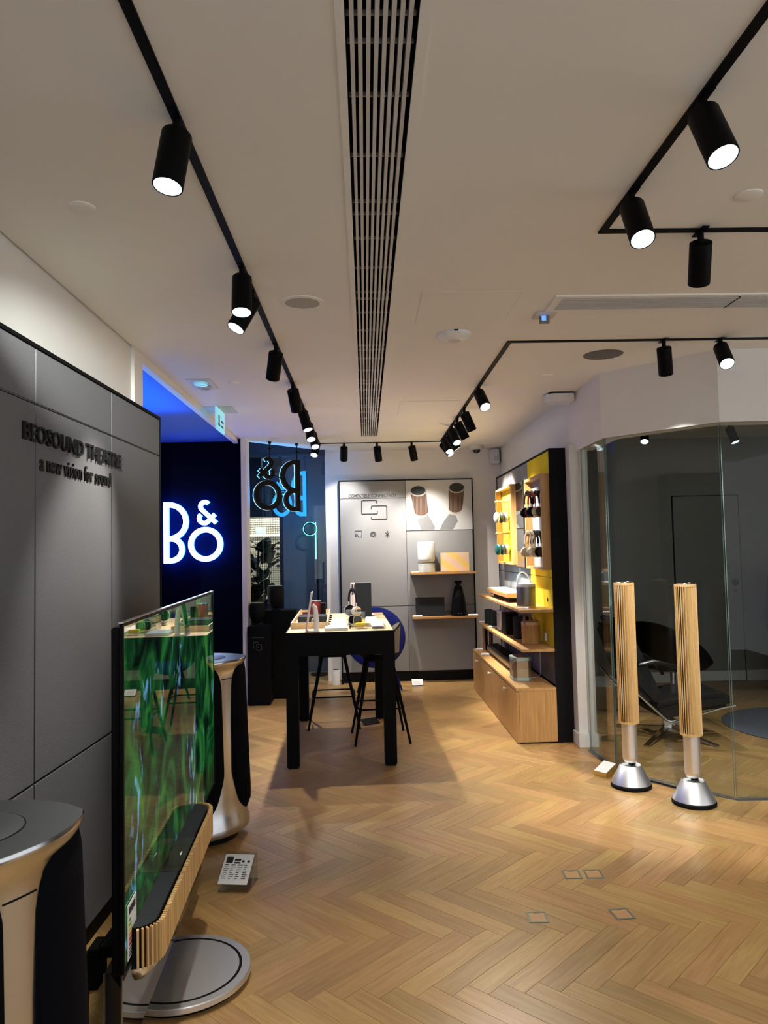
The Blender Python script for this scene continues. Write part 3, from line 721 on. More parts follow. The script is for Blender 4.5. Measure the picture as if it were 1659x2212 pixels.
spotlight(3.70, 7.35, (0.2, -0.3, -0.93), 'unlit tilted spotlight inside the glass room above the door', 0.0, z=CEIL)
# unseen lamps added for their light further down the same tracks, above the camera
for i, (x, y, d) in enumerate([(-0.50, 0.55, (-0.250, 0.955, -0.150)), (-0.50, -0.6, (0.2, 0.3, -0.9)), (0.94, 0.6, (0.1, 0.5, -0.85)), (0.94, -0.5, (-0.1, 0.3, -0.95))]):
    spotlight(x, y, d, ['black spotlight over the camera on the television side track', 'black spotlight behind the camera on the television side track', 'black spotlight over the camera on the corner track', 'black spotlight behind the camera on the corner track'][i], (6.0, 0.5, 0.1, 0.2)[i], 20 if i == 0 else 64, 1.0 if i == 0 else 0.55, color=(0.95, 1.0, 0.96) if i == 0 else (1.0, 0.955, 0.88))

# ================================================================ LEFT SIDE
# felt sign panel: front plane runs very slightly off the wall direction
LP_A = math.atan2(0.041, 1.66)
lp = thing('felt_sign_panel', 'tall grey felt wall panel with raised dark lettering behind the television', 'wall panel', (-1.104, 4.01, 0), -LP_A)
# local frame: y runs back to front is negative, x is out of the wall
ys = [0.0, -0.705, -1.425, -2.145, -2.865, -3.585]
zs = [0.085, 0.785, 2.086, 2.285]
for i in range(5):
    for k in range(3):
        obj('felt_tile', MB().box(-0.03, ys[i + 1] + 0.002, zs[k] + 0.002, 0.0, ys[i] - 0.002, zs[k + 1] - 0.002), 'fabric', lp, bevel=0.0035)
obj('frame', MB().box(-0.235, -3.6, 2.285, 0.004, 0.012, 2.298).box(-0.235, 0.0, 0.0, 0.004, 0.012, 2.285), 'black', lp)
obj('backing', MB().box(-0.21, -3.6, 0.02, -0.031, -0.001, 2.284), 'black', lp)
obj('plinth', MB().box(-0.05, -3.6, 0.0, -0.02, 0.0, 0.084), 'black', lp)
def on_panel(yw, z): return Vector((0.0, yw - 4.01, z))
letters('letter', 'BEOSOUND THEATRE', 0.062, 0.915, 0.010, 'letter', frame_mtx(*TO_RIGHT, on_panel(2.487, 1.951)), lp, bold=0.010)
letters('letter', 'a new vision for sound', 0.062, 0.67, 0.006, 'letter', frame_mtx(*TO_RIGHT, on_panel(2.613, 1.857)), lp, bold=0.008)

# --- television on its stand
tv = thing('television', 'large glossy television showing green reeds on a soundbar stand', 'television', (-0.688, 2.10, 0), 0.056)
TVL = 1.70
obj('screen', MB().box(-0.002, 0.012, 0.418, 0.004, TVL - 0.012, 1.352), 'screen', tv)
obj('bezel', MB().box(-0.004, 0, 0.408, 0.006, 0.0115, 1.362).box(-0.004, TVL - 0.0115, 0.408, 0.006, TVL, 1.362).box(-0.004, 0.0115, 1.3525, 0.006, TVL - 0.0115, 1.362).box(-0.004, 0.0115, 0.408, 0.006, TVL - 0.0115, 0.4175), 'blacksatin', tv)
obj('back_cover', MB().box(-0.03, 0.01, 0.40, -0.0045, TVL - 0.01, 1.35), 'blacksatin', tv, 0.004)
obj('top_edge', MB().box(-0.006, -0.001, 1.3622, 0.0065, TVL, 1.365), 'alu', tv)
obj('mirror_panel', MB().box(-0.055, 0.03, 0.13, -0.008, 1.35, 0.400), 'blackgloss', tv)
obj('mirror_trim', MB().box(-0.010, 0.026, 0.128, -0.005, 0.0295, 0.4).box(-0.058, 0.026, 0.128, -0.053, 0.0295, 0.4), 'alu', tv)
# soundbar cradled in front of the screen
SB0, SB1, SBZ0, SBZ1, SBD = 0.06, 1.13, 0.388, 0.498, 0.088
def sb_outline(off, n=10):
    r = SBD - 0.006 + off
    return [(-0.028, SB0 - off)] + [(0.010 + (r - 0.010) * math.sin(t), SB0 + 0.078 - (0.078 + off) * math.cos(t)) for t in [PI / 2 * i / n for i in range(n + 1)]] + \
        [(0.010 + (r - 0.010) * math.cos(t), SB1 - 0.078 + (0.078 + off) * math.sin(t)) for t in [PI / 2 * i / n for i in range(n + 1)]] + [(-0.028, SB1 + off)]
front = lambda off: [(max(x, 0.0065), y) for x, y in sb_outline(off)]
obj('soundbar_body', MB().prism(front(-0.015), SBZ0, SBZ1 - 0.004), 'black', tv)
obj('soundbar_top', MB().prism(front(-0.0155), SBZ1 - 0.004, SBZ1 - 0.001), 'charcoal', tv)
obj('soundbar_edge', MB().prism(front(-0.0145), SBZ1 - 0.0045, SBZ1 - 0.0025), 'blackgloss', tv)
obj('centre_plate', MB().box(0.0075, 0.445, SBZ1 - 0.0038, 0.070, 0.735, SBZ1 + 0.0002), 'blackgloss', tv)
obj('maker_mark', MB().box(0.046, 0.575, SBZ1 + 0.0002, 0.050, 0.605, SBZ1 + 0.0008), 'card', tv)
ul = [front(o_) for o_ in (-0.004, -0.016, -0.046)]
obj('soundbar_underside', MB().rings([[(x, y, z) for x, y in p] for p, z in zip(ul, (SBZ0, SBZ0 - 0.022, SBZ0 - 0.052))]), 'steel', tv)
# oak slats around the front, each one a piece
path = [p for p in sb_outline(0.0) if p[0] > 0.012]
dens = []
tot = 0; segs = []
for a, b in zip(path, path[1:]):
    l = math.hypot(b[0] - a[0], b[1] - a[1]); segs.append((tot, l, a, b)); tot += l
def along(sd):
    for s0, l, a, b in segs:
        if s0 <= sd <= s0 + l + 1e-9:
            k = (sd - s0) / l; return (a[0] + (b[0] - a[0]) * k, a[1] + (b[1] - a[1]) * k, math.atan2(b[1] - a[1], b[0] - a[0]))
slm = mesh_of('slat', MB().box(-0.0032, -0.0075, SBZ0 + 0.001, 0.0032, 0.006, SBZ1), M['slat'], bevel=0.0012)
ns = 86
for i in range(ns):
    r = along(tot * (i + 0.5) / ns)
    o = bpy.data.objects.new('slat', slm); COL.objects.link(o); o.parent = tv
    o.location = (r[0], r[1], 0); o.rotation_euler = (0, 0, r[2])
# energy label stuck to the near lower corner of the screen
lb = thing('energy_label', 'white energy rating label with coloured bars stuck on the television screen', 'label', (-0.6835, 2.135, 0), 0.056)
obj('sheet', MB().box(0.0, 0.0, 0.425, 0.0012, 0.095, 0.575), 'card', lb)
obj('heading', MB().box(0.0012, 0.012, 0.545, 0.0016, 0.082, 0.565), 'print_', lb)
for i, c_ in enumerate(('#3f8f3a', '#86a83a', '#c9c23a', '#d88a2c', '#c2452a', '#a8321f')):
    obj('bar', MB().box(0.0012, 0.010, 0.526 - i * 0.013, 0.0016, 0.030 + i * 0.008, 0.534 - i * 0.013), mat('label_bar_%d' % i, c_, 0.6), lb)
obj('small_print', MB().box(0.0012, 0.012, 0.432, 0.0016, 0.08, 0.436).box(0.0012, 0.012, 0.441, 0.0016, 0.08, 0.4445).box(0.0012, 0.012, 0.45, 0.0016, 0.06, 0.4535), 'print_', lb)

# stand: disc base, neck, black arm and cable box behind
st = thing('television_stand', 'round brushed aluminium disc stand under the television soundbar', 'stand', (-0.70, 2.81, 0))
obj('foot', MB().lathe([(0.225, 0.0), (0.23, 0.016)], 56), 'black', st)
obj('disc', MB().lathe([(0.243, 0.016), (0.246, 0.019), (0.246, 0.036), (0.243, 0.039)], 72), 'discalu', st)
obj('groove', MB().rings([[(r * math.cos(2 * PI * j / 72), r * math.sin(2 * PI * j / 72), z) for j in range(72)] for r, z in ((0.214, 0.039), (0.214, 0.0396), (0.204, 0.0396), (0.204, 0.039))], loop=True), 'black', st)
obj('neck', MB().prism(rbox(-0.165, -0.06, -0.105, 0.12, 0.015), 0.0396, 0.40), 'alugrey', st)
obj('arm', MB().box(-0.30, -0.03, 0.10, -0.166, 0.03, 0.14).box(-0.33, -0.05, 0.0, -0.29, 0.05, 0.14), 'black', st, 0.003)
bx_ = thing('cable_box', 'black cable box on the floor behind the television', 'box', (-0.995, 2.40, 0))
obj('body', MB().box(-0.03, -0.22, 0.0, 0.03, 0.22, 0.12), 'black', bx_, 0.01)
obj('lid', MB().box(-0.028, -0.15, 0.121, 0.035, 0.2, 0.145), 'black', bx_, 0.006)
rl_ = thing('cable_duct', 'long black cable duct on the floor at the foot of the felt panel', 'duct', (-1.062, 2.6, 0), -LP_A)
obj('body', MB().box(-0.012, -0.65, 0.0, 0.022, 1.15, 0.05), 'black', rl_, 0.003)

# --- triangular tower speakers with aluminium spines
def tower(name, label, x, y, spine):
    t = thing(name, label, 'speaker', (x, y, 0), spine)
    t.scale = (1.1, 1.1, 0.942)
    NA = 72
    def R(phi):                       # phi measured from the nearest spine, plate outline
        a = (math.degrees(phi) + 60) % 120 - 60
        k = abs(a) / 60
        return 0.188 + 0.030 * k ** 1.6
    prof = [(0.99, 1.030), (1.0, 1.024), (1.0, 1.016), (0.965, 1.000), (0.92, 0.982), (0.89, 0.960), (0.878, 0.925), (0.875, 0.70), (0.90, 0.40), (0.93, 0.22), (0.98, 0.14), (1.05, 0.09), (1.06, 0.066), (1.04, 0.050), (0.80, 0.042)]
    P = [[(R(2 * PI * j / NA) * s * math.cos(2 * PI * j / NA), R(2 * PI * j / NA) * s * math.sin(2 * PI * j / NA), z) for j in range(NA)] for s, z in prof]
    obj('aluminium_body', MB().rings(P[::-1]), 'alu', t, smooth=0.9)
    top = MB().rings([[(R(2 * PI * j / NA) * s * math.cos(2 * PI * j / NA), R(2 * PI * j / NA) * s * math.sin(2 * PI * j / NA), z) for j in range(NA)] for s, z in ((0.985, 1.0295), (0.985, 1.0312))])
    obj('top_plate', top, 'alugrey', t)
    obj('lens_lid', MB().lathe([(0.105, 1.0312), (0.105, 1.0330), (0.103, 1.0336)], 48), 'alugrey', t)
    obj('lid_groove', MB().rings([[(r * math.cos(2 * PI * j / 48), r * math.sin(2 * PI * j / 48), z) for j in range(48)] for r, z in ((0.1055, 1.0312), (0.1055, 1.0318), (0.108, 1.0318), (0.108, 1.0312))], loop=True), 'black', t)
    obj('maker_mark', MB().box(0.02, -0.032, 1.0336, 0.026, 0.032, 1.0341), 'card', t)
    obj('spine_joint', MB().rings([[(R(a) * s * math.cos(a), R(a) * s * math.sin(a), z) for a in [math.radians(d) for d in range(-12, 13, 2)]] for s, z in ((0.8795, 0.922), (0.882, 0.922), (0.882, 0.926), (0.8795, 0.926))], closed=False, loop=True), 'black', t)
    obj('foot', MB().lathe([(0.15, 0.0), (0.165, 0.006), (0.165, 0.03), (0.15, 0.043)], 40), 'black', t)
    for k in range(3):
        mb = MB(); cols = []
        NP, NZ = 26, 16
        ro, ri = [], []
        for i in range(NP + 1):
            q = i / NP; a = math.radians(k * 120 + 12 + 96 * q)
            e = min(q, 1 - q) * 96            # degrees from the panel edge
            zt = 1.008 - 0.098 * math.exp(-((e / 9.0) ** 1.2))
            zb = 0.125 + 0.22 * math.exp(-((e / 16.0) ** 1.1)) * 1.0
            so = 0.90 + 0.085 * min(1, e / 14) ** 0.6
            colo = []; coli = []
            for j in range(NZ + 1):
                w = j / NZ; z = zb + (zt - zb) * w
                edge = 1 - 0.10 * (max(0, 1 - w / 0.10) ** 2) - 0.035 * (max(0, (w - 0.96) / 0.04) ** 2)
                taper = 0.99 + 0.13 * (1 - w)
                rr_ = R(a) * so * edge * taper
                colo.append((rr_ * math.cos(a), rr_ * math.sin(a), z))
                rq = R(a) * 0.80; coli.append((rq * math.cos(a), rq * math.sin(a), z))
            ro.append(colo); ri.append(coli)
        R_ = [ro[i] + ri[i][::-1] for i in range(NP + 1)]
        obj('cloth_panel', MB().rings(R_), 'blackfab', t, smooth=0.9)
    return t
tower('tower_speaker', 'aluminium and black cloth tower speaker at the near end of the television', -0.865, 1.63, math.radians(-29))
tower('tower_speaker', 'aluminium and black cloth tower speaker beyond the far end of the television', -0.918, 4.20, math.radians(-36))

# ---------------------------------------------------------------- price cards
def price_card(label, x, y, z, rz, w=0.10, d=0.07, tilt=25, stand=True, lines=True, group='product cards'):
    t = thing('product_card', label, 'card', (x, y, z), rz, group)
    q = Matrix.Translation((0, 0, 0.004 if not stand else 0.012)) @ Matrix.Rotation(math.radians(tilt), 4, 'X')
    obj('card', MB().box(-w / 2, 0, 0, w / 2, d, 0.003, q), 'card', t)
    if stand: obj('holder', MB().box(-w / 2, 0.002, 0, w / 2, d * 0.95, 0.004).box(-w / 2, d * 0.86, 0.004, w / 2, d * 0.9, 0.010 + d * 0.9 * math.sin(math.radians(tilt)) * 0.9), 'acrylic', t)
    if lines:
        mb = MB()
        for k in range(4): mb.box(-w * 0.38, d * (0.22 + 0.13 * k), 0.003, w * (0.15 if k % 2 else 0.3), d * (0.25 + 0.13 * k), 0.0034, q)
        obj('small_print', mb, 'postergrey', t)
    return t
pc = thing('product_sign', 'tilted clear acrylic floor sign with printed diagrams beside the far tower speaker', 'sign', (-0.635, 3.52, 0), -0.14)
q = Matrix.Translation((0, -0.045, 0.040)) @ Matrix.Rotation(math.radians(33), 4, 'X')
obj('base', MB().box(-0.075, -0.02, 0, 0.075, 0.125, 0.005).box(-0.075, 0.108, 0.0052, 0.075, 0.114, 0.13), 'acrylic', pc)
obj('back_plate', MB().box(-0.075, 0, -0.007, 0.075, 0.165, -0.001, q), 'acrylic', pc)
obj('sheet', MB().box(-0.069, 0.006, -0.0008, 0.069, 0.159, 0.0008, q), 'card', pc)
mb = MB().box(-0.058, 0.112, 0.0008, -0.026, 0.145, 0.0013, q).box(-0.018, 0.124, 0.0008, 0.012, 0.134, 0.0013, q).box(-0.018, 0.110, 0.0008, 0.012, 0.118, 0.0013, q)
mb.prism([(0.024 + 0.007 * math.cos(a), 0.122 + 0.006 * math.sin(a)) for a in [k * PI / 6 for k in range(12)]], 0.0008, 0.0013, q)
mb.prism([(0.050 + 0.007 * math.cos(a), 0.122 + 0.006 * math.sin(a)) for a in [k * PI / 6 for k in range(12)]], 0.0008, 0.0013, q)
obj('diagram', mb, 'posterdark', pc)
mb = MB()
rr = random.Random(11)
for c in range(4):
    for k in range(8):
        mb.box(-0.060 + c * 0.031, 0.100 - k * 0.0095, 0.0008, -0.060 + c * 0.031 + rr.uniform(0.012, 0.026), 0.1035 - k * 0.0095 + (0.002 if k == 0 else 0), 0.0012, q)
obj('small_print', mb, 'print_', pc)

# floor hatches let into the parquet
for i, (x, y, lab) in enumerate([(0.944, 3.565, 'square floor socket hatch, one of the two side by side, nearer the table'), (1.046, 3.563, 'square floor socket hatch, one of the two side by side, nearer the glass'),
                                 (0.690, 3.174, 'single square floor socket hatch in the open floor toward the television'), (1.047, 3.177, 'single square floor socket hatch in the open floor toward the glass')]):
    t = thing('floor_hatch', lab, 'hatch', (x, y, 0), -0.05 if i != 3 else 0.10, 'floor socket hatches')
    obj('rim', MB().box(-0.041, -0.045, 0.0002, 0.041, -0.036, 0.0022).box(-0.041, 0.036, 0.0002, 0.041, 0.045, 0.0022).box(-0.041, -0.036, 0.0002, -0.033, 0.036, 0.0022).box(0.033, -0.036, 0.0002, 0.041, 0.036, 0.0022), 'hatchrim', t)
    obj('lid', MB().box(-0.032, -0.035, 0.0002, 0.032, 0.035, 0.0016), 'oak', t)
    obj('pull', MB().box(-0.012, 0.030, 0.0016, 0.012, 0.034, 0.0024), 'hatchrim', t)

# ---------------------------------------------------------------- sign letters (lobby logo and hanging window sign)
# outline measured in units of its own height: origin lower stem corner, y up
def logo_parts(sc):
    f = lambda x, y: ((x - 145) * sc, (1625 - y) * sc)
    ring = lambda cx, cy, r, a0, a1, n=26: [f(cx + r * math.cos(math.radians(a0 + (a1 - a0) * i / n)), cy - r * math.sin(math.radians(a0 + (a1 - a0) * i / n))) for i in range(n + 1)]
    B = [[f(204, 250), f(204, 1625)], [f(204, 309)] + ring(266, 691, 382, 88, -82), [f(204, 1078)] + [f(300, 1078)], [f(290, 1078)] + ring(310, 1322, 247, 86, -90) + [f(204, 1566)]]
    O = [[f(1085 + 331 * math.cos(2 * PI * i / 56), 1215 - 331 * math.sin(2 * PI * i / 56)) for i in range(56)]]
    A = [ring(1075, 360, 100, 40, 215) + [f(1325, 735)], ring(1058, 625, 113, 132, 318) + [f(1298, 540)]]
    return dict(B=(B, 118, False), O=(O, 118, True), A=(A, 95, False)), sc
def build_logo(parent, sc, depth, face, side, mtx, names=('letter_b', 'ampersand', 'letter_o'), lip=0.003):
    parts, s = logo_parts(sc)
    for nm, key in zip(names, ('B', 'A', 'O')):
        strokes, w, loop = parts[key]
        fmb, smb = MB(), MB()
        for k, st_ in enumerate(strokes):
            e = 0.0002 * k
            fmb.stroke(st_, w * s * 0.985, depth, depth + lip + e, mtx, loop); smb.stroke(st_, w * s, 0.0 + e, depth - 0.0003 + e, mtx, loop)
        o = obj(nm, fmb, face, parent, smooth=0.5)
        obj('side', smb, side, o, smooth=0.5)
lg = thing('wall_logo', 'glowing white and blue B&O logo on the black lobby wall', 'sign', (-2.10, 7.80, 1.465))
build_logo(lg, 0.635 / 1375, 0.035, 'neon', 'neonblue', frame_mtx(*FRONT, (0, 0, 0)))
obj('standoff', MB().cyl((0.03, 0.0, 0.1), (0.03, 0.042, 0.1), 0.008).cyl((0.03, 0.0, 0.5), (0.03, 0.042, 0.5), 0.008).cyl((0.43, 0.0, 0.02), (0.43, 0.042, 0.02), 0.008).cyl((0.42, 0.0, 0.47), (0.42, 0.042, 0.47), 0.008), 'black', lg)

# hanging sign faces the mall, so the room sees its black back mirrored
hs = thing('hanging_sign', 'black backed B&O window sign hanging from two rods, seen in reverse', 'sign', (-0.712, 8.24, 2.005))
wa = math.radians(33)
X_ = Vector((-math.cos(wa), -math.sin(wa), 0)); N_ = Vector((-math.sin(wa), math.cos(wa), 0))
build_logo(hs, 0.57 / 1375, 0.045, 'signblue', 'black', frame_mtx(tuple(X_), (0, 0, 1), tuple(N_), (0, 0, 0)), lip=0.006)
for d, z0 in ((0.03, 0.565), (0.36, 0.585)):
    p = X_ * d + N_ * 0.02; hm = MB()
    hm.cyl((p.x, p.y, z0), (p.x, p.y, CT - 2.005), 0.007, n=8).cyl((p.x, p.y, CEIL - 2.0 - 0.03), (p.x, p.y, CT - 2.005), 0.018, n=12).cyl((p.x, p.y, z0 + 0.09), (p.x, p.y, z0 + 0.105), 0.016, n=12); obj('rod', hm, 'black', hs)
for a, b in (((0.22, 0.36), (0.34, 0.40)), ((0.395, 0.34), (0.395, 0.38)), ((0.19, 0.20), (0.23, 0.20))):
    p, q_ = X_ * a[0] + N_ * 0.02, X_ * b[0] + N_ * 0.02
    obj('brace', MB().cyl((p.x, p.y, a[1]), (q_.x, q_.y, b[1]), 0.006, n=8), 'black', hs)

# thin lit outline on the mall side of each letter
parts, s_ = logo_parts(0.57 / 1375)
em = MB(); mt = frame_mtx(tuple(X_), (0, 0, 1), tuple(N_), (0, 0, 0))
for key in 'BAO':
    for k, st_ in enumerate(parts[key][0]): em.stroke(st_, parts[key][1] * s_ * 1.05, 0.0395 + 0.0001 * k, 0.0445 + 0.0001 * k, mt, parts[key][2])
obj('lit_outline', em, 'signedge', hs)

# ================================================================ DEMONSTRATION TABLE
TZ = 0.97
TA = 0.031
tb = thing('display_table', 'tall black table with pale oak top in the middle of the shop', 'table', (-0.222, 6.205, 0), TA)
TW, TLn = 0.395, 0.795
obj('tabletop', MB().box(-TW + 0.006, -TLn + 0.006, TZ - 0.022, TW - 0.006, TLn - 0.006, TZ), 'oakpale', tb, 0.002)
for a in ((-TW, -TLn, TW, -TLn + 0.006), (-TW, TLn - 0.006, TW, TLn), (-TW, -TLn + 0.006, -TW + 0.006, TLn - 0.006), (TW - 0.006, -TLn + 0.006, TW, TLn - 0.006)):
    obj('edge_strip', MB().box(a[0], a[1], TZ - 0.012, a[2], a[3], TZ - 0.0005), 'black', tb)
obj('apron', MB().box(-TW, -TLn, 0.80, TW, -TLn + 0.03, TZ - 0.0125).box(-TW, TLn - 0.03, 0.80, TW, TLn, TZ - 0.0125).box(-TW, -TLn + 0.03, 0.80, -TW + 0.03, TLn - 0.03, TZ - 0.0125).box(TW - 0.03, -TLn + 0.03, 0.80, TW, TLn - 0.03, TZ - 0.0125), 'blacksatin', tb)
for sx in (-1, 1):
    for sy in (-1, 1):
        x0, x1 = sorted((sx * TW, sx * (TW - 0.088))); y0, y1 = sorted((sy * TLn, sy * (TLn - 0.088)))
        l = obj('leg', MB().box(x0, y0, 0.012, x1, y1, 0.7995), 'blacksatin', tb, 0.002)
        obj('foot', MB().box(x0 + 0.008, y0 + 0.008, 0, x1 - 0.008, y1 - 0.008, 0.012), 'black', l)
for i in range(6):
    obj('cable_peg', MB().lathe([(0.010, TZ), (0.010, TZ + 0.009), (0.006, TZ + 0.011)], 10, Matrix.Translation((-0.085, -0.46 + i * 0.20, 0))), 'black', tb)
    obj('cable_peg', MB().lathe([(0.010, TZ), (0.010, TZ + 0.009), (0.006, TZ + 0.011)], 10, Matrix.Translation((0.075, -0.60 + i * 0.13, 0))), 'black', tb)
def T(x, y, z=TZ):      # table frame to world
    c, s = math.cos(TA), math.sin(TA)
    return (-0.222 + x * c - y * s, 6.205 + x * s + y * c, z)

tr = thing('wooden_tray', 'long oak display tray on the tall black table', 'tray', T(-0.235, 0.115), TA)
obj('base', MB().box(-0.128, -0.63, 0, 0.128, 0.63, 0.010), 'oakpale', tr)
for a in ((-0.14, -0.645, 0.14, -0.632), (-0.14, 0.632, 0.14, 0.645), (-0.14, -0.632, -0.129, 0.632), (0.129, -0.632, 0.14, 0.632)):
    obj('side', MB().box(a[0], a[1], 0, a[2], a[3], 0.046), 'oakpale', tr, 0.001)
fs = thing('folded_speaker', 'flat charcoal cloth speaker lying in the oak tray', 'speaker', T(-0.225, -0.07, TZ + 0.010), TA)
obj('body', MB().prism(rbox(-0.118, -0.13, 0.118, 0.13, 0.02), 0, 0.050), 'charcoal', fs, 0.006)
rp = thing('small_speaker', 'small dark red puck speaker in the oak tray', 'speaker', T(-0.29, 0.20, TZ + 0.010), TA)
obj('body', MB().prism(rbox(-0.04, -0.05, 0.04, 0.05, 0.03), 0, 0.052), 'red', rp, 0.008)
obj('top', MB().prism(rbox(-0.034, -0.044, 0.034, 0.044, 0.03), 0.0521, 0.056), 'black', rp)
rc = thing('cylinder_speaker', 'dark red cylinder speaker with aluminium rim in the oak tray', 'speaker', T(-0.215, 0.27, TZ + 0.010), 0)
obj('body', MB().lathe([(0.048, 0), (0.050, 0.004), (0.050, 0.14), (0.047, 0.145)], 36), 'red', rc)
obj('rim', MB().lathe([(0.0505, 0.1455), (0.0505, 0.152), (0.040, 0.154)], 36), 'alu', rc)
obj('strap', MB().tube([(0.048, -0.01, 0.13), (0.066, -0.02, 0.11), (0.064, -0.02, 0.08), (0.052, -0.015, 0.06)], 0.004, 6), 'tan', rc)
bd = thing('black_device', 'slim black upright device with a thin aerial in the oak tray', 'device', T(-0.145, 0.24, TZ + 0.010), TA)
obj('body', MB().prism(rbox(-0.020, -0.045, 0.020, 0.045, 0.006), 0, 0.13), 'blacksatin', bd, 0.003)
obj('aerial', MB().cyl((-0.012, 0.02, 0.131), (-0.012, 0.02, 0.27), 0.0015, n=6), 'black', bd)
ac = thing('acrylic_box', 'low clear acrylic box at the far end of the oak tray', 'box', T(-0.30, 0.55, TZ + 0.010), TA)
obj('body', MB().box(-0.045, -0.045, 0.0, 0.045, 0.045, 0.05), 'acrylic', ac)
obj('earbud_case', MB().prism(rbox(-0.025, -0.02, 0.025, 0.02, 0.018), 0.004, 0.03), 'darkshell', ac, 0.004)
# tablet and its stand
ts = thing('tablet_stand', 'white curved stand holding the tablet on the table edge', 'stand', T(-0.185, -0.72), TA)
obj('foot', MB().prism(rbox(-0.035, -0.05, 0.035, 0.05, 0.02), 0, 0.006), 'whiteplastic', ts)
obj('column', MB().tube([(0.012, 0, 0.006), (0.012, 0, 0.10), (0.004, 0, 0.17), (-0.014, 0, 0.195)], [0.019, 0.019, 0.018, 0.012], 12, flat=(1.0, 0.9)), 'whiteplastic', ts)
obj('hinge', MB().cyl((-0.012, -0.03, 0.08), (-0.012, 0.03, 0.08), 0.013, n=14), 'beige', ts)
tl = thing('tablet', 'thin pale tablet leaning upright on its white stand', 'tablet', T(-0.246, -0.72, TZ + 0.001), TA)
q = Matrix.Rotation(math.radians(9), 4, 'Y')
obj('body', MB().box(-0.006, -0.095, 0.0, 0.003, 0.095, 0.29, q), 'pinkcard', tl, 0.002)
obj('screen', MB().box(-0.0072, -0.085, 0.02, -0.0062, 0.085, 0.27, q), 'blackgloss', tl)
bk = thing('booklet', 'blue-grey booklet lying at the near edge of the table', 'booklet', T(-0.03, -0.60), TA)
obj('pages', MB().box(-0.083, -0.14, 0, 0.083, 0.14, 0.016), 'card', bk)
obj('cover', MB().box(-0.085, -0.142, 0.0161, 0.085, 0.142, 0.019), 'booklet', bk)
obj('title', MB().box(-0.02, 0.06, 0.019, 0.03, 0.075, 0.0195), 'darkshell', bk)
# earphone display
eb = thing('acrylic_plinth', 'clear acrylic plinth plate carrying the earphone cases', 'plinth', T(0.205, -0.55), TA)
obj('plate', MB().box(-0.135, -0.145, 0, 0.135, 0.145, 0.018), 'acrylic', eb)
obj('card', MB().box(0.03, -0.12, 0.0182, 0.12, 0.12, 0.020), 'card', eb)
obj('print', MB().box(0.05, -0.09, 0.0200, 0.10, -0.01, 0.0205), 'postergrey', eb)
cv = thing('acrylic_cover', 'clear acrylic box cover over the earphone cases', 'cover', T(0.12, -0.28, TZ), TA)
mb = MB()
for a in ((-0.075, -0.11, 0.075, -0.107), (-0.075, 0.107, 0.075, 0.11), (-0.075, -0.107, -0.072, 0.107), (0.072, -0.107, 0.075, 0.107)): mb.box(a[0], a[1], 0, a[2], a[3], 0.105)
mb.box(-0.075, -0.11, 0.1052, 0.075, 0.11, 0.1082)
obj('case', mb, 'acrylic', cv)
def ear_case(label, x, y, z, rx, cap, lid):
    t = thing('earphone_case', label, 'case', T(x, y, z), TA, 'earphone cases')
    q = Matrix.Rotation(rx, 4, 'X')
    obj('body', MB().prism(rbox(-0.033, 0.0, 0.033, 0.066, 0.020), -0.024, 0.0, Matrix.Rotation(PI / 2, 4, 'X')), cap, t, 0.004)
    obj('rim', MB().rings([[(x_ * s, y_, (zz - 0.033) * s + 0.033) for x_, zz in rbox(-0.034, -0.001, 0.034, 0.067, 0.021)] for s, y_ in ((1.0, -0.0005), (1.0, 0.004 - 0.006), (0.9, 0.004 - 0.006), (0.9, -0.0005))], loop=True), lid, t)
    return t
ear_case('black square earphone case with brass rim, standing behind the other', 0.10, -0.385 - 0.06, TZ + 0.0185, 0, 'black', 'silver')
ear_case('black square earphone case with brass rim, nearest the table edge', 0.135, -0.385 - 0.11, TZ + 0.0185, 0, 'blackgloss', 'gold')
yc = thing('earphone_case', 'flat lime yellow earphone case lying on the acrylic plinth', 'case', T(0.155, -0.60, TZ + 0.0185), TA, 'earphone cases')
obj('body', MB().prism(rbox(-0.042, -0.028, 0.042, 0.028, 0.022), 0, 0.022), 'yellowfab', yc, 0.005)
obj('seam', MB().prism(rbox(-0.0425, -0.0285, 0.0425, 0.0285, 0.022), 0.010, 0.012), 'gold', yc)
for i in range(5):
    t = thing('table_card', f'small white folded card, {ORD[i]} from the near end of its row on the table', 'card', T(0.268 - 0.003 * i, -0.17 + 0.165 * i), TA + 0.06 * (i % 2), 'row of white table cards')
    q = Matrix.Rotation(math.radians(14), 4, 'X')
    obj('face', MB().box(-0.045, -0.03, 0.006, 0.045, 0.03, 0.0085, q), 'card', t)
    obj('back', MB().box(-0.045, 0.028, 0.0, 0.045, 0.030, 0.0125), 'card', t)
# tall black speaker box and the headphones before it
bxs = thing('box_speaker', 'tall black box speaker with a pale front standing behind the headphones', 'speaker', T(0.165, 0.32), TA + 0.02)
obj('body', MB().box(-0.035, -0.06, 0.006, 0.105, 0.06, 0.30), 'charcoal', bxs, 0.003)
obj('front_panel', MB().box(-0.072, -0.062, 0.006, -0.0355, 0.062, 0.304), 'pinkcard', bxs, 0.002)
obj('top_plate', MB().box(-0.035, -0.06, 0.3005, 0.105, 0.06, 0.304), 'alugrey', bxs)
obj('dark_print', MB().box(-0.066, -0.0626, 0.20, -0.050, -0.062, 0.292).box(-0.046, -0.0626, 0.225, -0.039, -0.062, 0.29), 'posterdark', bxs)
obj('foot', MB().cyl((0.10, -0.055, 0), (0.10, -0.055, 0.006), 0.006).cyl((-0.06, -0.055, 0), (-0.06, -0.055, 0.006), 0.006).cyl((0.10, 0.05, 0), (0.10, 0.05, 0.006), 0.006).cyl((-0.06, 0.05, 0), (-0.06, 0.05, 0.006), 0.006), 'black', bxs)
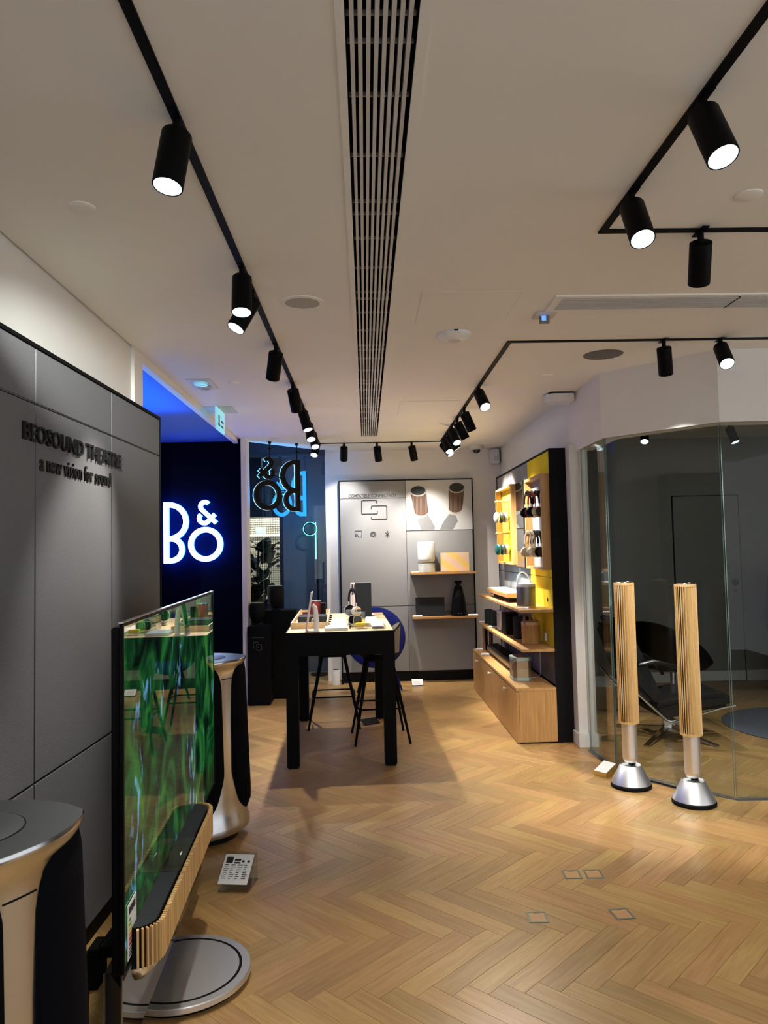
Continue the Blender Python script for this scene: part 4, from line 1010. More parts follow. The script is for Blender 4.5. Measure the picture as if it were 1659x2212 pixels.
hst = thing('headphone_stand', 'slim clear stand on the table holding the black and cream headphones', 'stand', T(0.105, 0.08), TA)
obj('base', MB().lathe([(0.05, 0), (0.05, 0.006)], 28), 'alugrey', hst)
obj('post', MB().cyl((0.0, 0, 0.006), (0.0, 0, 0.236), 0.006).cyl((0, -0.055, 0.236), (0, 0.055, 0.236), 0.006), 'acrylic', hst)
def headphones(label, loc, rz, band, cup, pad, group, sc=1.0, yoke='alu'):
    t = thing('headphones', label, 'headphones', loc, rz, group)
    t.scale = (sc, sc, sc)
    R_ = 0.082
    hb = [(0, R_ * math.cos(math.radians(a)), R_ * 1.02 * math.sin(math.radians(a)) - R_) for a in range(-8, 189, 14)]
    obj('headband', MB().tube(hb, 0.011, 10, flat=(0.55, 1.3)), band, t)
    for s in (-1, 1):
        y = s * R_
        obj('arm', MB().tube([(0, y, -R_ - 0.01), (0, y * 1.03, -R_ - 0.045), (0, y * 1.0, -R_ - 0.075)], 0.0045, 8), yoke, t)
        c = obj('ear_cup', MB().lathe([(0.012, 0.020), (0.034, 0.018), (0.039, 0.010), (0.039, 0.0)], 24, Matrix.Translation((0, s * 0.074, -R_ - 0.078)) @ Matrix.Rotation(-s * PI / 2, 4, 'X')), cup, t)
        obj('ear_pad', MB().lathe([(0.040, 0.0), (0.042, -0.008), (0.040, -0.020), (0.028, -0.024)], 24, Matrix.Translation((0, s * 0.074, -R_ - 0.0782)) @ Matrix.Rotation(-s * PI / 2, 4, 'X')), pad, t)
    return t
headphones('black headphones with cream ear cups on the clear table stand', T(0.105, 0.08, TZ + 0.254), TA + 0.35, 'black', 'beige', 'blacksatin', 'headphones on display', 1.1)

# ---------------------------------------------------------------- bar stools
def stool(label, cx, cy, rz, seat_z=0.70, spread=0.22):
    t = thing('bar_stool', label, 'bar stool', (cx, cy, 0), rz, 'bar stools at the tall table')
    # seat shell: low curved back on local +x
    R = []
    for i in range(15):
        a = math.radians(-105 + 210 * i / 14); k = max(0, math.cos(a * 0.75))
        r = 0.172; h = 0.05 + 0.20 * k ** 1.3
        R.append([(r * math.cos(a), r * math.sin(a), seat_z + 0.02), (r * 1.10 * math.cos(a), r * 1.10 * math.sin(a), seat_z + h), (r * 1.04 * math.cos(a), r * 1.04 * math.sin(a), seat_z + h + 0.006), (r * 0.93 * math.cos(a), r * 0.93 * math.sin(a), seat_z + 0.025)])
    obj('backrest', MB().rings(R), 'taupe', t, smooth=1.0)
    obj('back_rim', MB().tube([(0.186 * math.cos(a), 0.186 * math.sin(a), seat_z + 0.056 + 0.20 * max(0, math.cos(a * 0.75)) ** 1.3) for a in [math.radians(-105 + 210 * i / 14) for i in range(15)]], 0.008, 6), 'black', t)
    obj('seat', MB().lathe([(0.10, seat_z - 0.03), (0.155, seat_z - 0.012), (0.172, seat_z + 0.02), (0.14, seat_z + 0.026)], 32), 'blacksatin', t)
    obj('under_frame', MB().box(-0.12, -0.10, seat_z - 0.05, 0.12, 0.10, seat_z - 0.031), 'blacksatin', t, 0.006)
    for sx in (-1, 1):
        for sy in (-1, 1):
            obj('leg', MB().cyl((sx * spread, sy * spread, 0), (sx * 0.10, sy * 0.085, seat_z - 0.04), 0.0095, 0.016, 12), 'blacksatin', t)
    k = 0.60 * 0.5 + 0.25
    pts = []
    w = spread - (spread - 0.10) * 0.40 + 0.012; w2 = spread - (spread - 0.085) * 0.40 + 0.012
    for x, y in rbox(-w, -w2, w, w2, 0.05): pts.append((x, y, 0.275))
    obj('footrest', MB().tube(pts, 0.007, 8, loop=True), 'blacksatin', t)
    return t
stool('taupe bar stool with thin black legs tucked under the far side of the tall table', -0.315, 6.76, PI + 0.05, 0.66, 0.225)
stool('taupe bar stool whose curved backrest shows beside the blue round speaker', 0.090, 6.215, 0.08, 0.69, 0.222)

# round blue disc speaker on tapered legs
ds = thing('disc_speaker', 'large round blue cloth speaker on angled legs behind the table', 'speaker', (0.088, 8.25, 0), 0.05)
q = Matrix.Translation((0, 0, 0.595)) @ Matrix.Rotation(math.radians(80), 4, 'X')
obj('cloth_front', MB().lathe([(0.12, 0.068), (0.24, 0.056), (0.315, 0.030), (0.33, 0.0)], 56, q), 'bluefab', ds, smooth=1.0)
obj('rim', MB().lathe([(0.331, -0.0005), (0.335, -0.006), (0.331, -0.016), (0.30, -0.02)], 56, q), 'darkshell', ds)
obj('back_shell', MB().lathe([(0.30, -0.021), (0.20, -0.07), (0.06, -0.09)], 40, q), 'black', ds, smooth=1.0)
for a, b in (((-0.11, 0.0, 0.32), (-0.21, -0.03, 0)), ((0.16, 0.0, 0.32), (0.285, 0.02, 0)), ((0.02, 0.07, 0.36), (0.03, 0.30, 0))):
    obj('leg', MB().cyl(b, a, 0.010, 0.022, 14), 'bluefab' if a[0] > 0.1 else 'blacksatin', ds)
# white can speaker by the back wall
wc = thing('can_speaker', 'small white cylinder speaker on the floor at the foot of the back wall', 'speaker', (-0.372, 8.72, 0))
obj('body', MB().lathe([(0.042, 0), (0.046, 0.005), (0.046, 0.172), (0.043, 0.178)], 32), 'whiteplastic', wc)
obj('top_grille', MB().lathe([(0.040, 0.1782), (0.034, 0.170)], 28), 'black', wc)
cs = thing('power_block', 'black power block and cable beside the white can speaker', 'power block', (-0.300, 8.755, 0))
obj('body', MB().box(-0.014, -0.02, 0, 0.014, 0.02, 0.055), 'black', cs, 0.003)
obj('cable', MB().tube([(0, -0.0, 0.055), (0.004, 0.02, 0.10), (0.006, 0.045, 0.03), (0.012, 0.05, 0.006), (0.10, 0.04, 0.006)], 0.004, 6), 'black', cs)
price_card('white product card leaning on the floor under the shelves at the back', 0.56, 8.50, 0, 0, 0.125, 0.10, 32)
price_card('black folded card on the floor by the far table leg', 0.03, 6.70, 0, 0.5, 0.16, 0.10, 20, stand=False, lines=False)
for o in list(bpy.data.objects):
    if o.get('label', '').startswith('black folded card'):
        o.name = 'folded_sign'
        for c in o.children: c.data = c.data.copy(); c.data.materials[0] = M['black']

# black plinths and two dark speakers by the window
def plinth(label, x0, y0, x1, y1, z):
    t = thing('plinth', label, 'plinth', ((x0 + x1) / 2, (y0 + y1) / 2, 0), 0, 'black plinths by the shop window')
    w, d = (x1 - x0) / 2, (y1 - y0) / 2
    obj('body', MB().box(-w, -d, 0.012, w, d, z), 'blacksatin', t, 0.003)
    obj('toe_kick', MB().box(-w + 0.01, -d + 0.01, 0, w - 0.01, d - 0.01, 0.012), 'black', t)
    return t, w, d
p1, w, d = plinth('taller black plinth under the dark egg speaker by the window', -1.105, 7.98, -0.755, 8.22, 0.935)
p1.location.y = 8.10
p2, w, d = plinth('lower black plinth with grey link emblem beside the narrow white post', -1.22, 7.62, -0.99, 7.92, 0.80)
p2.location = (-1.112, 7.80, 0)
def link_emblem(name, parent, mtx, s, w, material, sy=None):
    sy = sy or s
    # two interlocking rounded squares, each outline left open where the other passes
    A = [(0.62, 0.42), (0.62, 0.30), (0.60, 0.28), (0.05, 0.28), (0.02, 0.31), (0.02, 0.95), (0.05, 0.98), (0.57, 0.98), (0.60, 0.95), (0.60, 0.82)]
    B = [(0.39, 0.14), (0.39, 0.03), (0.42, 0.0), (0.95, 0.0), (0.98, 0.03), (0.98, 0.66), (0.95, 0.69), (0.42, 0.69), (0.39, 0.66), (0.39, 0.52)]
    for P in (A, B): obj(name, MB().stroke([(x * s, y * sy) for x, y in P], w, 0, 0.004, mtx), material, parent)
link_emblem('emblem', p2, frame_mtx(*FRONT, (-0.055, -0.151, 0.56)), 0.085, 0.007, 'darkshell')
obj('caption', MB().box(-0.07, -0.1525, 0.685, 0.06, -0.151, 0.691), 'darkshell', p2)
def egg(label, x, y, z, s=1.0):
    t = thing('egg_speaker', label, 'speaker', (x, y, z)); t.scale = (s, s, s)
    obj('body', MB().lathe([(0.03, 0.02), (0.065, 0.04), (0.085, 0.09), (0.092, 0.15), (0.090, 0.25), (0.080, 0.268)], 32), 'black', t)
    obj('top_rim', MB().lathe([(0.081, 0.2685), (0.081, 0.274), (0.07, 0.276)], 32), 'alugrey', t)
    obj('foot', MB().lathe([(0.06, 0), (0.06, 0.008), (0.02, 0.012), (0.02, 0.02)], 24), 'black', t)
egg('black egg-shaped speaker with grey rim on the taller plinth by the window', -0.985, 8.08, 0.936, 0.95)
egg('black egg-shaped speaker on the lower plinth beside the white post', -1.15, 7.84, 0.801, 0.85)

# ================================================================ BACK DISPLAY PANEL
BPY = 8.85
bp = thing('felt_wall_display', 'grey felt display panel with grey lettering on the back wall', 'wall panel', (0, BPY, 0))
X0, X1, XM = -0.298, 1.287, 0.491
for (x0, x1, z0, z1) in ((X0, XM, 2.177, 2.383), (X0, XM, 0.889, 2.173), (X0, XM, 0.118, 0.885), (XM, X1, 0.889, 1.776), (XM, X1, 0.118, 0.885)):
    obj('felt_tile', MB().box(x0 + 0.002, 0, z0, x1 - 0.002, 0.03, z1), 'fabric2', bp, 0.003)
obj('frame', MB().box(X0 - 0.014, -0.006, 0.0, X0, 0.115, 2.397).box(X1, -0.006, 0.0, X1 + 0.014, 0.115, 2.397).box(X0, -0.006, 2.384, X1, 0.115, 2.397), 'black', bp)
obj('plinth', MB().box(X0, 0.004, 0.0, X1, 0.115, 0.116), 'black', bp)
obj('backing', MB().box(X0, 0.031, 0.117, X1, 0.115, 2.383), 'black', bp)
letters('letter', 'COMPATIBLE CONNECTIVITY', 0.042, 0.575, 0.003, 'print_', frame_mtx(*FRONT, (-0.190, -0.0002, 2.188)), bp, bold=0.008)
link_emblem('emblem', bp, frame_mtx(*FRONT, (-0.045, -0.0002, 1.925)), 0.312, 0.011, 'print_', 0.232)
def icon(name, mbs): obj(name, mbs, 'print_', bp)
cm = frame_mtx(*FRONT, (-0.125, -0.0002, 1.715))
mb = MB().stroke([(0.0, 0.045), (0, 0.075), (0.082, 0.075), (0.082, 0), (0.05, 0)], 0.008, 0, 0.002, cm)
for r in (0.012, 0.026, 0.040): mb.stroke([(r * math.cos(a * PI / 12), r * math.sin(a * PI / 12)) for a in range(7)], 0.008, 0, 0.002, cm)
icon('cast_icon', mb)
cm = frame_mtx(*FRONT, (0.093, -0.0002, 1.742))
mb = MB().prism([(-0.018, -0.032), (0.018, -0.032), (0, -0.010)], 0, 0.002, cm)
for r in (0.014, 0.024, 0.034): mb.stroke(arc(0, 0, r, -50, 230, 20), 0.006, 0, 0.002, cm)
icon('airplay_icon', mb)
cm = frame_mtx(*FRONT, (0.262, -0.0002, 1.742))
icon('bluetooth_icon', MB().stroke([(-0.024, -0.022), (0.022, 0.020), (0.0, 0.042), (0.0, -0.042), (0.022, -0.020), (-0.024, 0.022)], 0.009, 0, 0.002, cm))
ps = thing('poster', 'white poster of two slatted cylinder speakers on the back panel', 'poster', (XM, BPY, 1.782))
PWd, PHt = X1 - XM, 0.600
obj('sheet', MB().box(0.002, -0.006, 0.0, PWd - 0.001, 0.029, PHt), 'posterwhite', ps)
def print_mtx(z): return frame_mtx(*FRONT, (0, -0.006 - z, 0))
def flat(name, poly, z, material): obj(name, MB().prism(poly, 0, 0.0006, print_mtx(z)), material, ps)
for cx, cy, sh_, top in ((0.152, 0.30, [(0.135, 0.125), (0.24, 0.21), (0.30, 0.12), (0.345, 0.03), (0.335, 0.003), (0.18, 0.003)], 0.47), (0.615, 0.33, [(0.60, 0.165), (0.52, 0.19), (0.44, 0.09), (0.40, 0.003), (0.56, 0.003), (0.62, 0.10)], 0.50)):
    tilt = -0.05 if cx < 0.4 else 0.03
    flat('shadow_print', sh_, 0.0, 'postershadow')
    e = lambda x0, y0, a, b, t0, t1, n=20: [(x0 + a * math.cos(math.radians(t0 + (t1 - t0) * i / n)), y0 + b * math.sin(math.radians(t0 + (t1 - t0) * i / n))) for i in range(n + 1)]
    bot = top - 0.30
    dx = 0.035 if cx < 0.4 else -0.022
    flat('base_print', e(cx + dx, bot + 0.015, 0.062, 0.035, 180, 360) + [(cx + dx + 0.066, bot + 0.05), (cx + dx - 0.066, bot + 0.05)], 0.0008, 'postergrey')
    flat('slat_print', e(cx + dx * 0.9, bot + 0.055, 0.082, 0.05, 180, 360) + [(cx + 0.097, top), (cx - 0.097, top)], 0.0016, 'posterslat')
    flat('rim_print', e(cx, top, 0.100, 0.064, 0, 360, 36)[:-1], 0.0024, 'postergrey')
    flat('top_print', e(cx, top + 0.006, 0.088, 0.054, 0, 360, 36)[:-1], 0.0032, 'posterdark')

def shelf(name, label, x0, y0, x1, y1, z, th=0.024, material='oak', joint=None):
    t = thing('wall_shelf', label, 'shelf', (0, 0, z))
    if joint is None: obj('board', MB().box(x0, y0, -th, x1, y1, 0), material, t, 0.002)
    else:
        obj('board', MB().box(x0, y0, -th, x1, joint - 0.002, 0), material, t, 0.002); obj('board', MB().box(x0, joint + 0.002, -th, x1, y1, 0), material, t, 0.002)
    return t
S1, S2z = 1.284, 0.770
shelf('wall_shelf', 'upper oak shelf on the back display panel', 0.524, 8.615, 1.296, BPY - 0.0005, S1)
shelf('wall_shelf', 'lower oak shelf on the back display panel', 0.530, 8.615, 1.300, BPY - 0.0005, S2z)
b1 = thing('sculptural_speaker', 'white rounded speaker on a marble drum, upper back shelf', 'speaker', (0.712, 8.72, S1))
obj('marble_base', MB().lathe([(0.096, 0), (0.100, 0.004), (0.100, 0.098), (0.096, 0.102)], 40), 'marble', b1)
obj('neck', MB().lathe([(0.07, 0.1021), (0.085, 0.118)], 36), 'gold', b1)
obj('upper_body', MB().lathe([(0.086, 0.1181), (0.098, 0.135), (0.102, 0.16), (0.102, 0.345), (0.096, 0.358), (0.06, 0.362)], 44), 'whiteplastic', b1, smooth=1.0)
def slab_speaker(label, x0, x1, y, z, h, material, lean=0.07):
    t = thing('slab_speaker', label, 'speaker', ((x0 + x1) / 2, y, z))
    q = Matrix.Rotation(-lean, 4, 'X'); w = (x1 - x0) / 2
    obj('cloth_face', MB().box(-w + 0.003, -0.012, 0.004, w - 0.003, 0.0, h - 0.003, q), material, t, 0.002)
    obj('frame', MB().box(-w, 0.0003, 0.002, w, 0.035, h, q), 'alugrey' if material != 'charcoal' else 'darkshell', t, 0.002)
    obj('foot', MB().box(-w * 0.7, 0.03, 0.0, w * 0.7, 0.075, 0.006), 'black', t)
    return t
slab_speaker('gold and pink striped slab speaker on the upper back shelf', 0.872, 1.215, 8.70, S1, 0.228, 'goldstripe')
slab_speaker('dark grey slab speaker on the lower back shelf', 0.572, 0.912, 8.70, S2z, 0.222, 'charcoal')
cn = thing('cone_speaker', 'tall black conical speaker on the lower back shelf', 'speaker', (1.078, 8.71, S2z))
obj('lower_body', MB().lathe([(0.085, 0), (0.094, 0.006), (0.074, 0.205), (0.0735, 0.212)], 40), 'blacksatin', cn)
obj('upper_body', MB().lathe([(0.0725, 0.2125), (0.046, 0.33), (0.036, 0.352)], 40), 'blacksatin', cn)
obj('neck', MB().lathe([(0.022, 0.3525), (0.022, 0.374)], 20), 'black', cn)
obj('cap', MB().lathe([(0.036, 0.3745), (0.044, 0.382), (0.044, 0.402), (0.040, 0.408)], 32), 'blacksatin', cn)
obj('maker_mark', MB().box(-0.022, -0.0905, 0.030, 0.020, -0.0895, 0.034), 'grille', cn)
obj('cable', MB().tube([(-0.08, 0.02, 0.02), (-0.13, 0.03, 0.06), (-0.17, 0.05, 0.02), (-0.19, 0.10, 0.008)], 0.004, 6), 'black', cn)
price_card('white product card on the upper back shelf beside the marble drum', 0.575, 8.625, S1, 0, 0.085, 0.05, 12, stand=False)
price_card('white product card on the lower back shelf beside the dark slab', 0.590, 8.625, S2z, 0, 0.105, 0.05, 12, stand=False)
price_card('white product card on the lower back shelf beside the black cone', 1.235, 8.625, S2z, 0, 0.115, 0.05, 14, stand=False)

# ================================================================ SIDE SHELF UNIT
UX, UY0, UY1 = 1.50, 5.935, 8.31
up = thing('shelf_wall_panel', 'grey and yellow felt wall panel with black end behind the headphone frames', 'wall panel', (UX, UY0, 0))
L1, L2 = 0.82, 1.61          # column joints measured from the near end
def tile(y0, y1, z0, z1, m): obj('felt_tile', MB().box(0, y0 + 0.002, z0 + 0.002, 0.03, y1 - 0.002, z1 - 0.002), m, up, 0.003)
for (y0, y1, m) in ((0.0, L1, 'yellowfab'), (L1, L2, 'fabric2'), (L2, UY1 - UY0, 'fabric2')):
    tile(y0, y1, 1.30, 2.335, m); tile(y0, y1, 0.72, 1.30, m if m == 'fabric2' else 'yellowfab')
    tile(y0, y1, 0.44, 0.72, 'fabric')
obj('end_panel', MB().box(-0.008, -0.015, 0, 0.158, 0.0, 2.348), 'black', up)
obj('frame', MB().box(-0.006, 0.0003, 2.337, 0.158, UY1 - UY0, 2.348).box(-0.006, UY1 - UY0, 0.44, 0.158, UY1 - UY0 + 0.010, 2.348), 'black', up)
obj('backing', MB().box(0.0305, 0.0003, 0.0, 0.158, UY1 - UY0 - 0.0003, 2.3365), 'black', up)
obj('socket', MB().box(-0.010, 0.28, 0.765, -0.0005, 0.36, 0.83), 'whiteplastic', up, 0.002)
obj('cable_hole', MB().cyl((-0.001, 0.20, 1.115), (-0.004, 0.20, 1.115), 0.014, n=16), 'black', up)

cab = thing('low_cabinet', 'long low oak cabinet with three knobbed doors under the shelves', 'cabinet', (1.17, 5.91, 0))
CL = 8.285 - 5.91
obj('top', MB().box(0.0, 0.0, 0.412, 0.3205, CL, 0.435), 'oaky', cab, 0.001)
obj('end_panel', MB().box(0.022, 0.0, 0.012, 0.3205, 0.020, 0.4115), 'oakz', cab)
obj('carcass', MB().box(0.022, 0.0203, 0.012, 0.3205, CL, 0.4115), 'oakz', cab)
obj('plinth', MB().box(0.03, 0.01, 0.0, 0.32, CL - 0.01, 0.0118), 'black', cab)
for k in range(3):
    y0, y1 = k * CL / 3 + 0.003, (k + 1) * CL / 3 - 0.003
    d_ = obj('door', MB().box(0.001, y0, 0.006, 0.0205, y1, 0.405), 'oakz', cab, 0.001)
    kn = MB().lathe([(0.009, 0), (0.009, 0.016), (0.017, 0.018), (0.018, 0.026), (0.015, 0.030)], 18, Matrix.Translation((0.001, y0 + 0.42, 0.355)) @ Matrix.Rotation(-PI / 2, 4, 'Y'))
    obj('knob', kn, 'beige', d_)
SH1, SH2 = 1.050, 0.737
shelf('wall_shelf', 'upper long oak shelf of the side unit under the headphone frames', 1.226, 5.925, UX - 0.0005, 8.19, SH1, 0.022, 'oaky', joint=6.66)
shelf('wall_shelf', 'middle long oak shelf of the side unit above the cabinet', 1.229, 5.925, UX - 0.0005, 8.19, SH2, 0.022, 'oaky', joint=6.65)
CB = 0.435

# framed headphone displays
def display_frame(label, y0, y1, z0, z1, back):
    t = thing('headphone_rack', label, 'frame', (UX, y0, z0))
    w, h, dp, th = y1 - y0, z1 - z0, 0.072, 0.022
    obj('side', MB().box(-dp, 0, 0, -0.0005, th, h), 'oakz', t); obj('side', MB().box(-dp, w - th, 0, -0.0005, w, h), 'oakz', t)
    obj('rail', MB().box(-dp, th, 0, -0.0005, w - th, th), 'oaky', t); obj('rail', MB().box(-dp, th, h - th, -0.0005, w - th, h), 'oaky', t)
    obj('back', MB().box(-0.010, th, th, -0.0005, w - th, h - th), back, t)
    return t
f1 = display_frame('oak frame with bright yellow back holding the hanging loop speakers', 7.20, 8.03, 1.385, 2.175, 'yellowfab')
f3 = display_frame('oak frame with light grey back holding the headphones', 5.955, 6.58, 1.365, 2.148, 'fabric2')
mr = thing('wall_mirror', 'tall mirror with black edge between the two oak frames', 'mirror', (UX, 6.72, 1.365))
obj('edge', MB().box(-0.045, 0, 0, -0.0005, 0.43, 0.80), 'black', mr)
obj('glass', MB().box(-0.047, 0.045, 0.004, -0.0455, 0.425, 0.796), 'mirror', mr)
def peg(t, y, z, l): return obj('peg', MB().cyl((-0.011, y, z), (-l, y, z), 0.011, n=14), 'oak', t, 0.002)
PY3 = 6.20
for z in (1.990, 1.655): peg(f3, PY3 - 5.955, z - 1.365, 0.150)
for z in (2.030, 1.700): peg(f1, 7.64 - 7.20, z - 1.385, 0.150)
hp = [((1.372, 1.990), 'black', 'blacksatin', 'black', 'black headphones hanging outermost on the upper peg'), ((1.405, 1.990), 'redplastic', 'goldshell', 'redplastic', 'red and brass headphones hanging on the upper peg'),
      ((1.440, 1.990), 'black', 'darkshell', 'red', 'black headphones with dark red pads hanging on the upper peg'), ((1.474, 1.990), 'black', 'black', 'black', 'black headphones hanging innermost on the upper peg'),
      ((1.368, 1.655), 'beige', 'goldshell', 'beige', 'beige headphones hanging outermost on the lower peg'), ((1.394, 1.655), 'beige', 'beige', 'beige', 'cream headphones hanging second on the lower peg'),
      ((1.420, 1.655), 'black', 'black', 'charcoal', 'black headphones hanging in the middle of the lower peg'), ((1.447, 1.655), 'charcoal', 'darkshell', 'black', 'charcoal headphones hanging fourth on the lower peg'), ((1.474, 1.655), 'darkshell', 'darkshell', 'black', 'dark grey headphones hanging innermost on the lower peg')]
for (x, z), b, c_, p_, lab in hp:
    headphones(lab, (x, PY3, z + 0.024), 0.12 if 'innermost' not in lab else 0.5, b, c_, p_, 'headphones on the framed pegs', 1.05, 'alu' if b != 'beige' else 'gold')
def loop_speaker(label, x, z, shell):
    t = thing('loop_speaker', label, 'speaker', (x, 7.64, z), 0.25, 'loop speakers in the yellow frame')
    q = Matrix.Translation((0, 0, -0.165)) @ Matrix.Rotation(PI / 2, 4, 'Y')
    obj('shell', MB().lathe([(0.012, 0.022), (0.045, 0.018), (0.058, 0.006), (0.058, -0.006), (0.045, -0.018), (0.012, -0.022)], 28, q), shell, t, smooth=1.0)
    obj('loop', MB().tube([(0, 0.010, -0.105), (0.003, 0.030, -0.05), (0.002, 0.022, 0.0), (0, 0.0, 0.014), (-0.002, -0.022, 0.0), (-0.003, -0.030, -0.05), (0, -0.010, -0.105)], 0.003, 6), 'tan', t)
    return t
for x, z, m, lab in ((1.366, 2.030, 'silver', 'white loop speaker hanging outermost on the upper peg of the yellow frame'), (1.412, 2.030, 'darkshell', 'dark loop speaker hanging on the upper peg of the yellow frame'), (1.455, 2.030, 'silver', 'silver loop speaker hanging innermost on the upper peg of the yellow frame'),
                     (1.370, 1.700, 'tealmetal', 'teal loop speaker hanging on the lower peg of the yellow frame'), (1.415, 1.700, 'darkshell', 'grey loop speaker hanging on the lower peg of the yellow frame'), (1.458, 1.700, 'goldshell', 'pale gold loop speaker hanging on the lower peg of the yellow frame')):
    loop_speaker(lab, x, z, m)
# upper shelf
lv = thing('frame_speaker', 'flat speaker with oak frame and grey top on the upper side shelf', 'speaker', (1.375, 7.27, SH1))
obj('base', MB().box(-0.055, -0.44, 0, 0.085, 0.44, 0.045), 'charcoal', lv, 0.004)
obj('oak_frame', MB().box(-0.105, -0.56, 0.0455, 0.105, 0.56, 0.082), 'oaky', lv, 0.003)
obj('cloth_top', MB().box(-0.096, -0.55, 0.0823, 0.096, 0.55, 0.090), 'booklet', lv, 0.003)
obj('strap', MB().tube([(-0.04, 0.545, 0.075), (-0.05, 0.62, 0.085), (-0.06, 0.68, 0.04), (-0.05, 0.62, 0.018), (-0.02, 0.57, 0.03)], 0.009, 8), 'tan', lv)
def bucket(label, x, y, z, r, h, body, lid, handle, hh, ang):
    t = thing('bucket_speaker', label, 'speaker', (x, y, z), ang)
    obj('body', MB().lathe([(r * 0.99, 0.012), (r, 0.016), (r * 1.02, h - 0.03), (r * 1.02, h - 0.026)], 44), body, t)
    obj('base', MB().lathe([(r * 0.94, 0), (r * 1.0, 0.003), (r * 1.0, 0.0118)], 40), 'oak' if body == 'oakz' else 'oakpale', t)
    obj('lid', MB().lathe([(r * 1.02, h - 0.0257), (r * 1.02, h - 0.004), (r * 0.99, h), (r * 0.5, h - 0.004)], 44), lid, t)
    pts = [(r * 0.98 * math.cos(a), 0.012 + 0.03 * math.sin(a), h - 0.02 + hh * math.sin(a)) for a in [PI * k / 14 for k in range(15)]]
    obj('handle', MB().tube(pts, 0.007, 8, flat=(0.5, 1.7)), handle, t)
    return t
bucket('perforated metal bucket speaker with white lid and handle on the upper side shelf', 1.345, 6.25, SH1, 0.079, 0.195, 'perf', 'whiteplastic', 'whiteplastic', 0.115, 0.5)
price_card('white product card on the upper side shelf before the bucket speaker', 1.275, 6.03, SH1, -0.1, 0.085, 0.05, 8, stand=False)
# middle shelf
for k, (x, y) in enumerate(((1.318, 8.06), (1.330, 7.93), (1.345, 7.80))):
    t = thing('small_cylinder_speaker', ['dark cylinder speaker farthest along the middle side shelf', 'dark cylinder speaker between its twins on the middle side shelf', 'dark green cylinder speaker next to the white box speaker'][k], 'speaker', (x, y, SH2), 0, 'small cylinder speakers on the middle side shelf')
    obj('body', MB().lathe([(0.041, 0), (0.044, 0.005), (0.044, 0.146), (0.041, 0.15)], 30), 'green', t)
    obj('top', MB().lathe([(0.0405, 0.1502), (0.030, 0.147)], 28), 'black', t)
price_card('white product card at the far end of the middle side shelf', 1.262, 8.13, SH2, -0.2, 0.07, 0.045, 10, stand=False)
price_card('white product card before the cylinder speakers on the middle side shelf', 1.285, 7.60, SH2, -0.2, 0.085, 0.05, 10, stand=False)
def box_sp(label, x, y, z, w, d, h, body, top, r=0.012):
    t = thing('cube_speaker', label, 'speaker', (x, y, z), 0.0)
    obj('body', MB().prism(rbox(-w, -d, w, d, r), 0.0, h - 0.006), body, t)
    obj('top', MB().prism(rbox(-w + 0.002, -d + 0.002, w - 0.002, d - 0.002, r), h - 0.0058, h), top, t)
    obj('front_grille', MB().box(-w - 0.002, -d * 0.8, 0.02, -w - 0.0003, d * 0.8, h - 0.03), 'grille' if body == 'whiteplastic' else 'charcoal', t, 0.001)
    return t
box_sp('white box speaker on the middle side shelf', 1.372, 7.45, SH2, 0.055, 0.10, 0.190, 'whiteplastic', 'whiteplastic')
box_sp('black box speaker beside the white one on the middle side shelf', 1.360, 7.07, SH2, 0.060, 0.11, 0.196, 'black', 'blacksatin')
t = thing('round_speaker', 'dark round speaker behind the oak bucket on the middle side shelf', 'speaker', (1.380, 6.66, SH2))
obj('body', MB().lathe([(0.066, 0), (0.071, 0.006), (0.071, 0.190), (0.066, 0.197)], 36), 'charcoal', t); obj('top', MB().lathe([(0.064, 0.1972), (0.04, 0.194)], 32), 'black', t)
bucket('oak bucket speaker with leather handle on the middle side shelf', 1.388, 6.30, SH2, 0.078, 0.185, 'oakz', 'oakpale', 'tan', 0.075, 0.9)
# under the middle shelf: rack of leather straps
rk = thing('strap_rack', 'small rack of brown leather straps standing on the oak cabinet', 'rack', (1.30, 8.05, CB))
obj('base', MB().box(-0.05, -0.07, 0, 0.05, 0.07, 0.018), 'oak', rk)
obj('top_bar', MB().box(-0.045, -0.06, 0.255, 0.045, 0.06, 0.268), 'oak', rk)
for k, m in enumerate(('tan', 'black', 'card', 'tan', 'tan')):
    obj('strap', MB().box(-0.047 + k * 0.021, -0.055, 0.0185, -0.034 + k * 0.021, 0.055, 0.254), m, rk, 0.002)
# on the cabinet
sb = thing('soundbar', 'long low soundbar with black top on the oak cabinet', 'soundbar', (1.345, 7.38, CB))
obj('body', MB().box(-0.065, -0.70, 0.022, 0.075, 0.70, 0.068), 'goldmesh', sb, 0.004)
obj('foot', MB().box(-0.045, -0.66, 0, 0.055, 0.66, 0.0215), 'black', sb)
obj('top', MB().box(-0.067, -0.702, 0.0683, 0.077, 0.702, 0.082), 'darkshell', sb, 0.003)
obj('cloth', MB().box(-0.030, -0.68, 0.0822, 0.068, 0.68, 0.0845), 'black', sb)
bl = thing('handle_speaker', 'mint and champagne box speaker with strap on the oak cabinet', 'speaker', (1.292, 6.32, CB))
octo = lambda w, d, c: [(-w + c, -d), (w - c, -d), (w, -d + c), (w, d - c), (w - c, d), (-w + c, d), (-w, d - c), (-w, -d + c)]
obj('base', MB().prism(octo(0.080, 0.105, 0.03), 0, 0.030), 'mint', bl, 0.004)
obj('mesh_body', MB().prism(octo(0.076, 0.101, 0.029), 0.0303, 0.165), 'goldmesh', bl)
obj('top', MB().prism(octo(0.081, 0.106, 0.03), 0.1653, 0.196), 'mint', bl, 0.004)
obj('tray', MB().prism(octo(0.055, 0.075, 0.018), 0.1962, 0.1975), 'alugrey', bl)
